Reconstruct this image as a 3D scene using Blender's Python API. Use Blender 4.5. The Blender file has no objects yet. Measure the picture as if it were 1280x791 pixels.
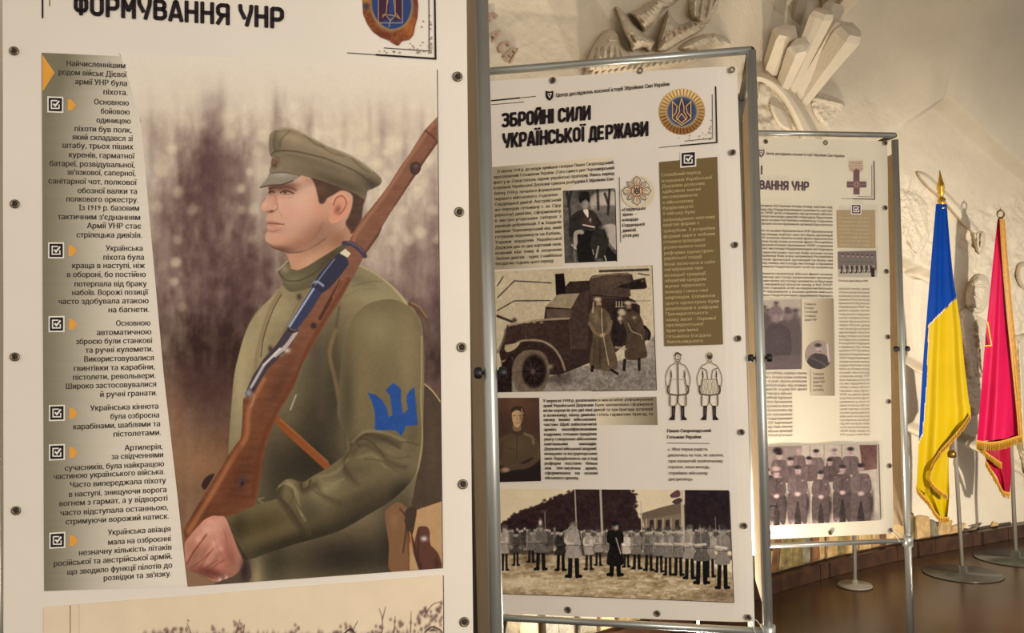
import bpy, math, random, mathutils
import mathutils.geometry
import numpy as np
from mathutils import Matrix, Vector
random.seed(7); rng = np.random.default_rng(7)
sc = bpy.context.scene
col = sc.collection

# ------------------------------------------------------------------ camera, world, lights, exposure
F = 1000.0; SHIFT = 50.0; PITCH = math.radians(0.97); ROLL = math.radians(-1.38)
CAM = np.array([0.0, 0.0, 1.4])
MROT = Matrix.Rotation(math.pi/2 + PITCH, 4, 'X') @ Matrix.Rotation(ROLL, 4, 'Z')
cd = bpy.data.cameras.new('camera'); cam = bpy.data.objects.new('camera', cd); col.objects.link(cam)
cam.matrix_world = Matrix.Translation(CAM.tolist()) @ MROT
cd.sensor_width = 36.0; cd.lens = 36.0*F/1280.0; cd.shift_y = SHIFT/1280.0
cd.clip_start = 0.05; cd.clip_end = 100
sc.camera = cam
w = bpy.data.worlds.new('hall_light'); sc.world = w; w.use_nodes = True
bg = w.node_tree.nodes['Background']
bg.inputs[0].default_value = (1.0, 0.95, 0.88, 1); bg.inputs[1].default_value = 0.80

def area(name, loc, target, size, power, colr):
    l = bpy.data.lights.new(name, 'AREA'); l.shape = 'RECTANGLE'; l.size, l.size_y = size
    l.energy = power; l.color = colr
    o = bpy.data.objects.new(name, l); col.objects.link(o); o.location = loc
    o.rotation_euler = (Vector(target)-Vector(loc)).to_track_quat('-Z', 'Y').to_euler()
    return o
area('front_fill', (2.2, -1.2, 1.5), (0.5, 2.7, 0.8), (2.2, 1.5), 98, (1.0, 0.95, 0.88))  # soft fill added behind the camera to light the banners evenly
def spot(name, loc, target, power, cone, blend, size, colr):
    l = bpy.data.lights.new(name, 'SPOT'); l.energy = power; l.spot_size = math.radians(cone); l.spot_blend = blend; l.shadow_soft_size = size; l.color = colr
    o = bpy.data.objects.new(name, l); col.objects.link(o); o.location = loc
    o.rotation_euler = (Vector(target)-Vector(loc)).to_track_quat('-Z', 'Y').to_euler()
spot('wall_light', (3.25, 1.4, 1.05), (3.0, 5.9, 1.15), 1080, 64, 1.0, 0.06, (1.0, 0.93, 0.84))
spot('low_uplight', (2.1, 3.88, 0.05), (1.25, 5.0, 2.7), 260, 80, 1.0, 0.10, (1.0, 0.90, 0.78))
area('corner_uplight', (0.78, 3.3, 0.05), (0.45, 4.1, 2.7), (0.15, 0.15), 44, (1.0, 0.90, 0.78))
sc.view_settings.view_transform = 'Standard'
sc.view_settings.look = 'None'
sc.view_settings.gamma = 1.0
sc.view_settings.use_curve_mapping = False
sc.view_settings.exposure = 0.0

# ------------------------------------------------------------------ projection helpers (authoring only)
M3 = np.array([[MROT[i][j] for j in range(3)] for i in range(3)])
def ray(x, y):
    x = np.asarray(x, float); y = np.asarray(y, float)
    c = np.stack([(x-640)/F, (395.5-y+SHIFT)/F, -np.ones_like(x+y)], -1)
    return c @ M3.T
def project(P):
    q = (np.asarray(P)-CAM) @ M3
    return 640+F*q[..., 0]/-q[..., 2], 395.5+SHIFT-F*q[..., 1]/-q[..., 2]
def at_depth(x, y, d):
    r = ray(x, y); return CAM + r*(d/r[..., 1:2])
def at_floor(x, y, z=0.0):
    r = ray(x, y); return CAM + r*((z-1.4)/r[..., 2:3])
class Plane:
    def __init__(s, a, b, vp):
        s.a = np.array([a[0], a[1]]); d = np.array([b[0]-a[0], b[1]-a[1]]); s.d = d/np.linalg.norm(d)
        n = np.array([s.d[1], -s.d[0]])
        if n[1] > 0: n = -n
        s.n = n; s.vp = vp
    def on(s, x, y, off=0.0):
        r = ray(x, y)
        t = ((s.a) @ s.n)/(r[..., 0]*s.n[0]+r[..., 1]*s.n[1])
        P = CAM + r*t[..., None] if np.ndim(t) else CAM + r*t
        return P + np.array([s.n[0]*off, s.n[1]*off, 0])
    def slope(s, x, y): return (s.vp[1]-y)/(s.vp[0]-x)
def mk_plane(xl, yl, dl, xr, yr, dr, vp):
    return Plane(at_depth(xl, yl, dl)[:2], at_depth(xr, yr, dr)[:2], vp)
B1 = mk_plane(2, 479, 1.626, 606, 463, 1.82, (5800, 330))
B2 = mk_plane(620, 463, 2.826, 950, 455, 2.63, (-3850, 578))
B3 = mk_plane(947, 455, 3.655, 1127, 450, 3.745, (8400, 445))

# ------------------------------------------------------------------ materials
def s2l(c):
    c = np.asarray(c, float)/255.0
    return np.where(c <= 0.04045, c/12.92, ((c+0.055)/1.055)**2.4)
def lin(c, e=0.95):
    return tuple(np.clip(s2l(c)/e, 0, 0.92))
_m = {}
def mat(name, rgb, rough=0.6, metal=0.0, noise=0.0, nscale=20.0, bump=0.0, bscale=60.0, spec=0.5, e=0.95, rgb2=None, coat=0.0):
    if name in _m: return _m[name]
    m = bpy.data.materials.new(name); m.use_nodes = True; nt = m.node_tree; b = nt.nodes['Principled BSDF']
    b.inputs['Base Color'].default_value = (*lin(rgb, e), 1)
    b.inputs['Roughness'].default_value = rough; b.inputs['Metallic'].default_value = metal
    b.inputs['Specular IOR Level'].default_value = spec
    if coat: b.inputs['Coat Weight'].default_value = coat
    tc = nt.nodes.new('ShaderNodeTexCoord')
    n = nt.nodes.new('ShaderNodeTexNoise'); n.inputs['Scale'].default_value = nscale; n.inputs['Detail'].default_value = 5
    nt.links.new(tc.outputs['Object'], n.inputs['Vector'])
    mx = nt.nodes.new('ShaderNodeMix'); mx.data_type = 'RGBA'
    a = np.array(lin(rgb, e)); c2 = np.array(lin(rgb2, e)) if rgb2 else a*(1-max(noise, 0.04))
    mx.inputs[6].default_value = (*a, 1); mx.inputs[7].default_value = (*c2, 1)
    cr = nt.nodes.new('ShaderNodeValToRGB'); cr.color_ramp.elements[0].position = 0.35; cr.color_ramp.elements[1].position = 0.65
    nt.links.new(n.outputs['Fac'], cr.inputs[0]); nt.links.new(cr.outputs[0], mx.inputs[0])
    nt.links.new(mx.outputs[2], b.inputs['Base Color'])
    if bump:
        n2 = nt.nodes.new('ShaderNodeTexNoise'); n2.inputs['Scale'].default_value = bscale; n2.inputs['Detail'].default_value = 4
        nt.links.new(tc.outputs['Object'], n2.inputs['Vector'])
        bp = nt.nodes.new('ShaderNodeBump'); bp.inputs['Strength'].default_value = bump; bp.inputs['Distance'].default_value = 0.01
        nt.links.new(n2.outputs['Fac'], bp.inputs['Height']); nt.links.new(bp.outputs[0], b.inputs['Normal'])
    _m[name] = m; return m
def vmat(name, rough=0.55, sheen=0.0):
    if name in _m: return _m[name]
    m = bpy.data.materials.new(name); m.use_nodes = True; nt = m.node_tree; b = nt.nodes['Principled BSDF']
    a = nt.nodes.new('ShaderNodeAttribute'); a.attribute_name = 'ink'
    nt.links.new(a.outputs['Color'], b.inputs['Base Color'])
    b.inputs['Roughness'].default_value = rough; b.inputs['Specular IOR Level'].default_value = 0.12
    if sheen: b.inputs['Sheen Weight'].default_value = sheen
    _m[name] = m; return m
PRINT = vmat('printed_ink')
PAPER = mat('banner_vinyl', (226, 214, 197), 0.5, noise=0.03, nscale=4, bump=0.12, bscale=9, spec=0.3)
PAPER3 = mat('banner_vinyl_pale', (222, 211, 186), 0.5, noise=0.03, nscale=4, bump=0.12, bscale=9, spec=0.3)
BLACK = mat('print_black', (36, 24, 26), 0.6, spec=0.2)
TXT1 = mat('print_dark_grey', (72, 60, 54), 0.6, spec=0.2)
TXT2 = mat('print_brown_grey', (74, 62, 48), 0.6, spec=0.2)
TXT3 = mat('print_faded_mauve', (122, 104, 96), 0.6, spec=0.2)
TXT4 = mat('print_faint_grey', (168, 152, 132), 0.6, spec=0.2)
MAUVE = mat('print_mauve', (98, 76, 82), 0.6, spec=0.2)
WHITE = mat('print_white', (232, 224, 210), 0.6, spec=0.2)
CREAM = mat('print_cream', (196, 176, 128), 0.6, spec=0.2)
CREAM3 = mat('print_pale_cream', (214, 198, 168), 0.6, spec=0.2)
ORANGE = mat('print_orange', (226, 158, 62), 0.6, spec=0.2)
OLIVE = mat('print_olive', (114, 94, 56), 0.6, noise=0.05, spec=0.2)
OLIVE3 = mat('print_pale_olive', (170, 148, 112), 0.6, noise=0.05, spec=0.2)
STEEL = mat('satin_steel_tube', (172, 171, 162), 0.32, metal=0.65, noise=0.05)
CHROME = mat('polished_steel', (168, 158, 140), 0.3, metal=0.6)
DISC = mat('smoked_base_disc', (62, 60, 50), 0.25, noise=0.1, nscale=8)
GREYDISC = mat('grey_cast_base', (118, 110, 94), 0.45, noise=0.1)
KNOB = mat('black_rubber', (22, 20, 20), 0.5)
GOLD = mat('polished_gold', (205, 165, 70), 0.22, metal=0.9)
FRINGE = mat('gold_fringe', (188, 138, 30), 0.7, noise=0.35, nscale=180)
TAN = mat('tan_panel_cloth', (176, 154, 122), 0.7, noise=0.10, nscale=5, bump=0.2, bscale=30)
DARKTUBE = mat('dark_bronze_tube', (88, 76, 58), 0.35, metal=0.5)
CORD = mat('white_elastic_cord', (220, 212, 196), 0.7)
GROM = mat('grommet_metal', (120, 108, 88), 0.35, metal=0.7)
HOLE = mat('grommet_hole', (52, 40, 32), 0.8)
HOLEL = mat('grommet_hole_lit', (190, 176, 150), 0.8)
PLASTER = mat('relief_plaster', (202, 189, 165), 0.8, noise=0.07, nscale=3.5, bump=0.35, bscale=45, spec=0.2)

# ------------------------------------------------------------------ object helpers
def tag(o, label=None, cat=None, group=None, kind=None):
    if label: o['label'] = label
    if cat: o['category'] = cat
    if group: o['group'] = group
    if kind: o['kind'] = kind
    return o
def link(name, me, m=None, parent=None):
    o = bpy.data.objects.new(name, me); col.objects.link(o)
    if m is not None: me.materials.append(m)
    if parent is not None:
        o.parent = parent
        o.matrix_parent_inverse = parent.matrix_basis.inverted()
    return o
def mesh(name, V, Fc, m, parent=None, smooth=False):
    me = bpy.data.meshes.new(name)
    me.from_pydata([tuple(map(float, v)) for v in V], [], Fc); me.update()
    if smooth:
        me.polygons.foreach_set('use_smooth', [True]*len(me.polygons))
    return link(name, me, m, parent)
def empty(name, loc, label, cat, group=None):
    o = bpy.data.objects.new(name, None); col.objects.link(o); o.location = tuple(map(float, loc)); o.empty_display_size = 0.1
    return tag(o, label, cat, group)
def grid_mesh(name, P, m, parent=None, ink=None, mask=None, smooth=True):
    """P: (h,w,3) points; ink: (h,w,3) linear colours; mask: (h,w) cells kept where all corners true"""
    h, w_ = P.shape[:2]
    idx = np.arange(h*w_).reshape(h, w_)
    q = np.stack([idx[1:, :-1], idx[1:, 1:], idx[:-1, 1:], idx[:-1, :-1]], -1)
    if mask is not None:
        k = mask[1:, :-1] & mask[1:, 1:] & mask[:-1, 1:] & mask[:-1, :-1]
        q = q[k]
    q = q.reshape(-1, 4)
    used = np.zeros(h*w_, bool); used[q.ravel()] = True
    rm = np.cumsum(used)-1
    V = P.reshape(-1, 3)[used]; q = rm[q]
    me = bpy.data.meshes.new(name)
    me.vertices.add(len(V)); me.vertices.foreach_set('co', V.astype(np.float32).ravel())
    me.loops.add(q.size); me.loops.foreach_set('vertex_index', q.astype(np.int32).ravel())
    me.polygons.add(len(q)); me.polygons.foreach_set('loop_start', np.arange(0, q.size, 4, dtype=np.int32))
    me.polygons.foreach_set('loop_total', np.full(len(q), 4, dtype=np.int32))
    me.update(calc_edges=True)
    if smooth: me.polygons.foreach_set('use_smooth', np.ones(len(q), bool))
    if ink is not None:
        a = me.color_attributes.new('ink', 'FLOAT_COLOR', 'POINT')
        c = np.ones((len(V), 4), np.float32); c[:, :3] = ink.reshape(-1, 3)[used]
        a.data.foreach_set('color', c.ravel())
    return link(name, me, m, parent)
def tube_data(path, rad, n=14, cap=True):
    path = [Vector(tuple(map(float, p))) for p in path]
    rads = rad if isinstance(rad, (list, tuple)) else [rad]*len(path)
    V, Fc = [], []; prev = None
    for i, p in enumerate(path):
        t = (path[min(i+1, len(path)-1)]-path[max(i-1, 0)]).normalized()
        if prev is None:
            u = t.orthogonal().normalized()
        else:
            u = (prev - t*prev.dot(t)).normalized()
        prev = u; v = t.cross(u)
        for k in range(n):
            a = 2*math.pi*k/n; V.append(p+(u*math.cos(a)+v*math.sin(a))*rads[i])
    for i in range(len(path)-1):
        for k in range(n):
            a, b = i*n+k, i*n+(k+1) % n
            Fc.append((a, b, b+n, a+n))
    if cap:
        Fc.append(tuple(range(n))[::-1]); Fc.append(tuple(range((len(path)-1)*n, len(path)*n)))
    return V, Fc
def tube(name, path, rad, m, parent=None, n=14):
    V, Fc = tube_data(path, rad, n); return mesh(name, V, Fc, m, parent, True)
def lathe(name, base, prof, m, parent=None, n=32, axis=None):
    V, Fc = [], []
    for r, z in prof:
        for k in range(n):
            a = 2*math.pi*k/n; V.append(Vector((r*math.cos(a), r*math.sin(a), z)))
    for i in range(len(prof)-1):
        for k in range(n):
            a, b = i*n+k, i*n+(k+1) % n; Fc.append((a, b, b+n, a+n))
    Fc.append(tuple(range(n))[::-1]); Fc.append(tuple(range((len(prof)-1)*n, len(prof)*n)))
    if axis is not None:
        q = Vector((0, 0, 1)).rotation_difference(Vector(tuple(map(float, axis))).normalized()).to_matrix()
        V = [q @ v for v in V]
    b = Vector(tuple(map(float, base))); V = [v+b for v in V]
    return mesh(name, V, Fc, m, parent, True)

# ------------------------------------------------------------------ print shop: raster canvas of ink colours
def catmull(p, closed=True, k=5):
    p = np.asarray(p, float); n = len(p); out = []
    rngi = range(n if closed else n-1)
    for i in rngi:
        if closed: a, b, c, d = p[i-1], p[i], p[(i+1) % n], p[(i+2) % n]
        else: a, b, c, d = p[max(i-1, 0)], p[i], p[i+1], p[min(i+2, n-1)]
        for j in range(k):
            t = j/k
            out.append(0.5*((2*b)+(-a+c)*t+(2*a-5*b+4*c-d)*t*t+(-a+3*b-3*c+d)*t**3))
    if not closed: out.append(p[-1])
    return np.array(out)
def vnoise(shape, cell, seed=0, octv=3):
    r = np.random.default_rng(seed); out = np.zeros(shape); amp = 1; tot = 0
    cy, cx = (cell if isinstance(cell, (tuple, list)) else (cell, cell))
    for o in range(octv):
        gy, gx = int(shape[0]/cy)+3, int(shape[1]/cx)+3
        g = r.random((gy, gx))
        yy = np.arange(shape[0])/cy; xx = np.arange(shape[1])/cx
        iy = yy.astype(int); ix = xx.astype(int); fy = yy-iy; fx = xx-ix
        fy = (fy*fy*(3-2*fy))[:, None]; fx = (fx*fx*(3-2*fx))[None]
        a = g[iy][:, ix]; b = g[iy][:, ix+1]; c = g[iy+1][:, ix]; d = g[iy+1][:, ix+1]
        out += amp*((a*(1-fx)+b*fx)*(1-fy)+(c*(1-fx)+d*fx)*fy); tot += amp
        amp *= 0.5; cy = max(cy/2, 1); cx = max(cx/2, 1)
    return out/tot*2-1
class Canvas:
    def __init__(s, x0, y0, x1, y1, k=1.0, base=(220, 208, 190)):
        s.x0, s.y0, s.k = x0, y0, k
        s.w = int((x1-x0)*k)+1; s.h = int((y1-y0)*k)+1
        s.X, s.Y = np.meshgrid(x0+np.arange(s.w)/k, y0+np.arange(s.h)/k)
        s.C = np.tile(np.array(base, float), (s.h, s.w, 1)); s.seed = 1
    def box(s, p, pad):
        p = np.asarray(p)
        i0 = max(int((p[:, 1].min()-pad-s.y0)*s.k), 0); i1 = min(int((p[:, 1].max()+pad-s.y0)*s.k)+2, s.h)
        j0 = max(int((p[:, 0].min()-pad-s.x0)*s.k), 0); j1 = min(int((p[:, 0].max()+pad-s.x0)*s.k)+2, s.w)
        return slice(i0, max(i1, i0)), slice(j0, max(j1, j0))
    def _dist(s, p, b, closed=True):
        X, Y = s.X[b], s.Y[b]; d2 = np.full(X.shape, 1e9); ins = np.zeros(X.shape, bool); tt = np.zeros(X.shape)
        n = len(p)
        for i in range(n if closed else n-1):
            (ax, ay), (bx, by) = p[i], p[(i+1) % n]
            ex, ey = bx-ax, by-ay; L = ex*ex+ey*ey+1e-12
            t = np.clip(((X-ax)*ex+(Y-ay)*ey)/L, 0, 1)
            dd = (X-ax-t*ex)**2+(Y-ay-t*ey)**2
            m = dd < d2; d2 = np.where(m, dd, d2)
            if not closed: tt = np.where(m, (i+t)/(n-1), tt)
            if closed and ay != by:
                c = ((ay > Y) != (by > Y)) & (X < ex*(Y-ay)/ey+ax); ins ^= c
        return np.sqrt(d2), ins, tt
    def put(s, b, a, colr):
        a = a[..., None]; colr = np.asarray(colr, float)
        s.C[b] = s.C[b]*(1-a)+colr*a
    def poly(s, p, colr, soft=0.8, alpha=1.0, clip=None, smooth=True, paint=True):
        p = catmull(p) if smooth else np.asarray(p, float)
        b = s.box(p, soft+1); full = np.zeros((s.h, s.w))
        if s.X[b].size:
            d, ins, _ = s._dist(p, b); sd = np.where(ins, d, -d)
            a = np.clip(sd/soft+0.5, 0, 1); full[b] = a
            if clip is not None: a = a*clip[b]
            if paint: s.put(b, a*alpha, colr)
        return full
    def stroke(s, p, wd, colr, soft=0.7, alpha=1.0, clip=None, smooth=True, taper=False):
        p = catmull(p, False) if smooth and len(p) > 2 else np.asarray(p, float)
        w0, w1 = wd if isinstance(wd, (tuple, list)) else (wd, wd)
        b = s.box(p, max(w0, w1)+soft+1)
        if not s.X[b].size: return
        d, _, t = s._dist(p, b, False)
        ww = (w0+(w1-w0)*t)/2
        if taper: ww = ww*np.sin(np.pi*np.clip(t, 0.02, 0.98))
        a = np.clip((ww-d)/soft+0.5, 0, 1)*alpha
        if clip is not None: a = a*clip[b]
        s.put(b, a, colr)
    def blob(s, cx, cy, rx, ry, colr, alpha=1.0, ang=0.0, clip=None, hard=1.0):
        R = 2.6*max(rx, ry); b = s.box([(cx-R, cy-R), (cx+R, cy+R)], 0)
        if not s.X[b].size: return
        c, n = math.cos(math.radians(ang)), math.sin(math.radians(ang))
        u = ((s.X[b]-cx)*c+(s.Y[b]-cy)*n)/rx; v = (-(s.X[b]-cx)*n+(s.Y[b]-cy)*c)/ry
        a = np.exp(-(u*u+v*v)**hard)*alpha
        if clip is not None: a = a*clip[b]
        s.put(b, a, colr)
    def shade(s, cx, cy, rx, ry, k, ang=0.0, clip=None, hard=1.0):
        R = 2.6*max(rx, ry); b = s.box([(cx-R, cy-R), (cx+R, cy+R)], 0)
        if not s.X[b].size: return
        c, n = math.cos(math.radians(ang)), math.sin(math.radians(ang))
        u = ((s.X[b]-cx)*c+(s.Y[b]-cy)*n)/rx; v = (-(s.X[b]-cx)*n+(s.Y[b]-cy)*c)/ry
        a = np.exp(-(u*u+v*v)**hard)
        if clip is not None: a = a*clip[b]
        s.C[b] *= (1+(k-1)*a)[..., None]
    def noise(s, cell, amp, clip=None, seed=None, octv=3):
        s.seed += 1
        c = (cell[0]*s.k, cell[1]*s.k) if isinstance(cell, tuple) else cell*s.k
        n = vnoise((s.h, s.w), c, seed or s.seed, octv)*amp
        if clip is not None: n = n*clip
        s.C += n[..., None]
    def quadmask(s, q):
        return s.poly(q, (0, 0, 0), smooth=False, paint=False, soft=0.6) > 0.5
def emit(name, cv, plane, parent, q, off=0.0012, e=None, m=None, bare=None):
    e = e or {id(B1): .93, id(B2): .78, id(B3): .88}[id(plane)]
    X, Y = cv.X.copy(), cv.Y.copy(); mask = None
    if q is not None:
        qq = np.asarray(q, float); b = (slice(0, cv.h), slice(0, cv.w)); d, ins, _ = cv._dist(qq, b)
        cell = ins[1:, :-1] | ins[1:, 1:] | ins[:-1, 1:] | ins[:-1, :-1]
        use = np.zeros_like(ins); use[1:, :-1] |= cell; use[1:, 1:] |= cell; use[:-1, 1:] |= cell; use[:-1, :-1] |= cell
        mv = use & ~ins; xs, ys = X[mv], Y[mv]; bd = np.full(xs.shape, 1e9); bx_, by_ = xs.copy(), ys.copy()
        for i in range(len(qq)):
            (ax, ay), (ex, ey) = qq[i], qq[(i+1) % len(qq)]-qq[i]
            t = np.clip(((xs-ax)*ex+(ys-ay)*ey)/(ex*ex+ey*ey+1e-12), 0, 1); dd = np.hypot(xs-ax-t*ex, ys-ay-t*ey); m_ = dd < bd
            bd = np.where(m_, dd, bd); bx_ = np.where(m_, ax+t*ex, bx_); by_ = np.where(m_, ay+t*ey, by_)
        X[mv], Y[mv] = bx_, by_; mask = use
    elif bare is not None:
        d = np.abs(cv.C-np.array(bare, float)).max(-1) > 5; mask = d.copy()
        for dy in (-1, 0, 1):
            for dx in (-1, 0, 1): mask |= np.roll(np.roll(d, dy, 0), dx, 1)
    P = plane.on(X, Y, off)
    ink = np.clip(s2l(np.clip(cv.C, 4, 250))/e, 0, 0.92)
    return grid_mesh(name, P, m or PRINT, parent, ink, mask, smooth=False)
def quad_print(name, plane, parent, pts, m, off=0.0010):
    P = [plane.on(x, y, off) for x, y in pts]
    return mesh(name, P, [tuple(range(len(pts)))[::-1]], m, parent)
def line_print(name, plane, parent, segs, wd, m, off=0.0012):
    o = None
    for s_ in segs:
        p = np.asarray(s_, float); n = len(p); L, R_ = [], []
        for i in range(n):
            t0 = p[i]-p[i-1] if i else p[1]-p[0]; t1 = p[i+1]-p[i] if i < n-1 else t0
            t0 = t0/np.linalg.norm(t0); t1 = t1/np.linalg.norm(t1); t = t0+t1; t /= np.linalg.norm(t)+1e-9
            nn = np.array([-t[1], t[0]])*wd/2/max(abs(t@t0), .4); L.append(p[i]+nn); R_.append(p[i]-nn)
        V = [plane.on(x, y, off) for x, y in L+R_]
        o = mesh(name, V, [(i, i+1, n+i+1, n+i) for i in range(n-1)], m, parent)
    return o

# ------------------------------------------------------------------ type: small text from the built-in font, titles drawn by hand
_g = {}
_tc = bpy.data.curves.new('glyph', 'FONT'); _to = bpy.data.objects.new('glyph', _tc); col.objects.link(_to); _tc.resolution_u = 1
def _meas(s_):
    _tc.body = s_; bpy.context.view_layer.update()
    return _to.dimensions[0]
_HH = None
def glyph(ch):
    global _HH
    if ch in _g: return _g[ch]
    if _HH is None: _HH = _meas('НН')
    adv = _meas('Н'+ch+'Н')-_HH
    if ch == ' ': _g[ch] = (None, None, max(adv, 0.2)); return _g[ch]
    _tc.body = ch; _tc.fill_mode = 'NONE'; bpy.context.view_layer.update()
    me = bpy.data.meshes.new_from_object(_to.evaluated_get(bpy.context.evaluated_depsgraph_get()))
    P = [tuple(v.co[:2]) for v in me.vertices]; nb = {}
    for e in me.edges:
        i, j = e.vertices; nb.setdefault(i, []).append(j); nb.setdefault(j, []).append(i)
    bpy.data.meshes.remove(me); _tc.fill_mode = 'FRONT'
    seen = set(); loops = []
    for st in nb:
        if st in seen: continue
        lp = [st]; seen.add(st); cur = st
        while True:
            nx = [q for q in nb[cur] if q not in seen]
            if not nx: break
            cur = min(nx, key=lambda q: abs(q-cur)) if len(lp) > 1 else min(nx); lp.append(cur); seen.add(cur)
        if len(lp) > 2: loops.append([P[i] for i in lp])
    def ar(l): return sum(l[i-1][0]*l[i][1]-l[i][0]*l[i-1][1] for i in range(len(l)))/2
    def inside(p, l):
        r = False
        for i in range(len(l)):
            (ax, ay), (bx, by) = l[i-1], l[i]
            if (ay > p[1]) != (by > p[1]) and p[0] < (bx-ax)*(p[1]-ay)/(by-ay)+ax: r = not r
        return r
    V, Fc = [], []
    if loops:
        big = max(loops, key=lambda l: abs(ar(l))); sg = 1 if ar(big) > 0 else -1
        outs = [l for l in loops if ar(l)*sg > 0]; holes = [l for l in loops if ar(l)*sg <= 0]
        own = {id(o): [] for o in outs}
        for h in holes:
            n_in = [sum(inside(q, o) for q in h) for o in outs]; mx_ = max(n_in)
            c = [o for o, k_ in zip(outs, n_in) if k_ == mx_ and k_ > 0]
            if c: own[id(min(c, key=lambda o: abs(ar(o))))].append(h)
        for o in outs:
            pl = [[Vector((x, y, 0)) for x, y in l] for l in [o]+own[id(o)]]
            k = len(V); V += [(v.x, v.y) for l in pl for v in l]
            Fc += [tuple(i+k for i in t) for t in mathutils.geometry.tessellate_polygon(pl)]
        def tri(t):
            (ax, ay), (bx, by), (cx, cy) = (V[i] for i in t[:3]); return abs((bx-ax)*(cy-ay)-(cx-ax)*(by-ay))/2
        if abs(sum(tri(t) for t in Fc)-abs(sum(ar(l) for l in loops))) > .01*abs(ar(big)):
            # outlines that touch themselves: fill strip by strip with the non-zero rule
            V, Fc = [], []; ys = sorted({round(y, 4) for l in loops for _, y in l})
            for y0, y1 in zip(ys[:-1], ys[1:]):
                if y1-y0 < 1e-4: continue
                ym = (y0+y1)/2; cr = []
                for l in loops:
                    for i in range(len(l)):
                        (ax, ay), (bx, by) = l[i-1], l[i]
                        if (ay > ym) != (by > ym):
                            f = lambda y: ax+(bx-ax)*(y-ay)/(by-ay)
                            cr.append((f(ym), f(y0), f(y1), 1 if by > ay else -1))
                cr.sort(); w_ = 0; st_ = None
                for c_ in cr:
                    if w_ == 0: st_ = c_
                    w_ += c_[3]
                    if w_ == 0:
                        k = len(V); V += [(st_[1], y0), (c_[1], y0), (c_[2], y1), (st_[2], y1)]; Fc.append((k, k+1, k+2, k+3))
    V = np.array(V) if V else np.zeros((0, 2))
    _g[ch] = (V, Fc, adv); return _g[ch]
def wordw(s_): return sum(glyph(c)[2] for c in s_)
def text_block(name, plane, parent, lines, em, m, off=0.0014, bold=0.035, justify=False):
    """lines: (string, x_left, x_right or None, y_centre of x-height at the middle)"""
    AV, AF = [], []; base = 0
    for st, xl, xr, yc in lines:
        words = st.split(' '); nat = wordw(st)*em
        W = (xr-xl) if xr else nat
        sx = W/nat
        if justify and sx > 1.02 and len(words) > 1:
            sx = 1.0; gap = (W-sum(wordw(w_) for w_ in words)*em)/(len(words)-1)
        else: gap = glyph(' ')[2]*em*sx
        xm = xl+W/2; sl = plane.slope(xm, yc); x = xl
        for w_ in words:
            for ch in w_:
                V, Fc, adv = glyph(ch)
                if V is not None and len(V):
                    for b in ((-bold/2, bold/2) if bold else (0,)):
                        px = x+(V[:, 0]+b)*em*sx
                        py = yc+0.27*em-V[:, 1]*em+(px-xm)*sl
                        AV.append(plane.on(px, py, off)); AF += [tuple(i+base for i in f) for f in Fc]; base += len(V)
                x += adv*em*sx
            x += gap
    return mesh(name, np.concatenate(AV), AF, m, parent)
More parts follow.
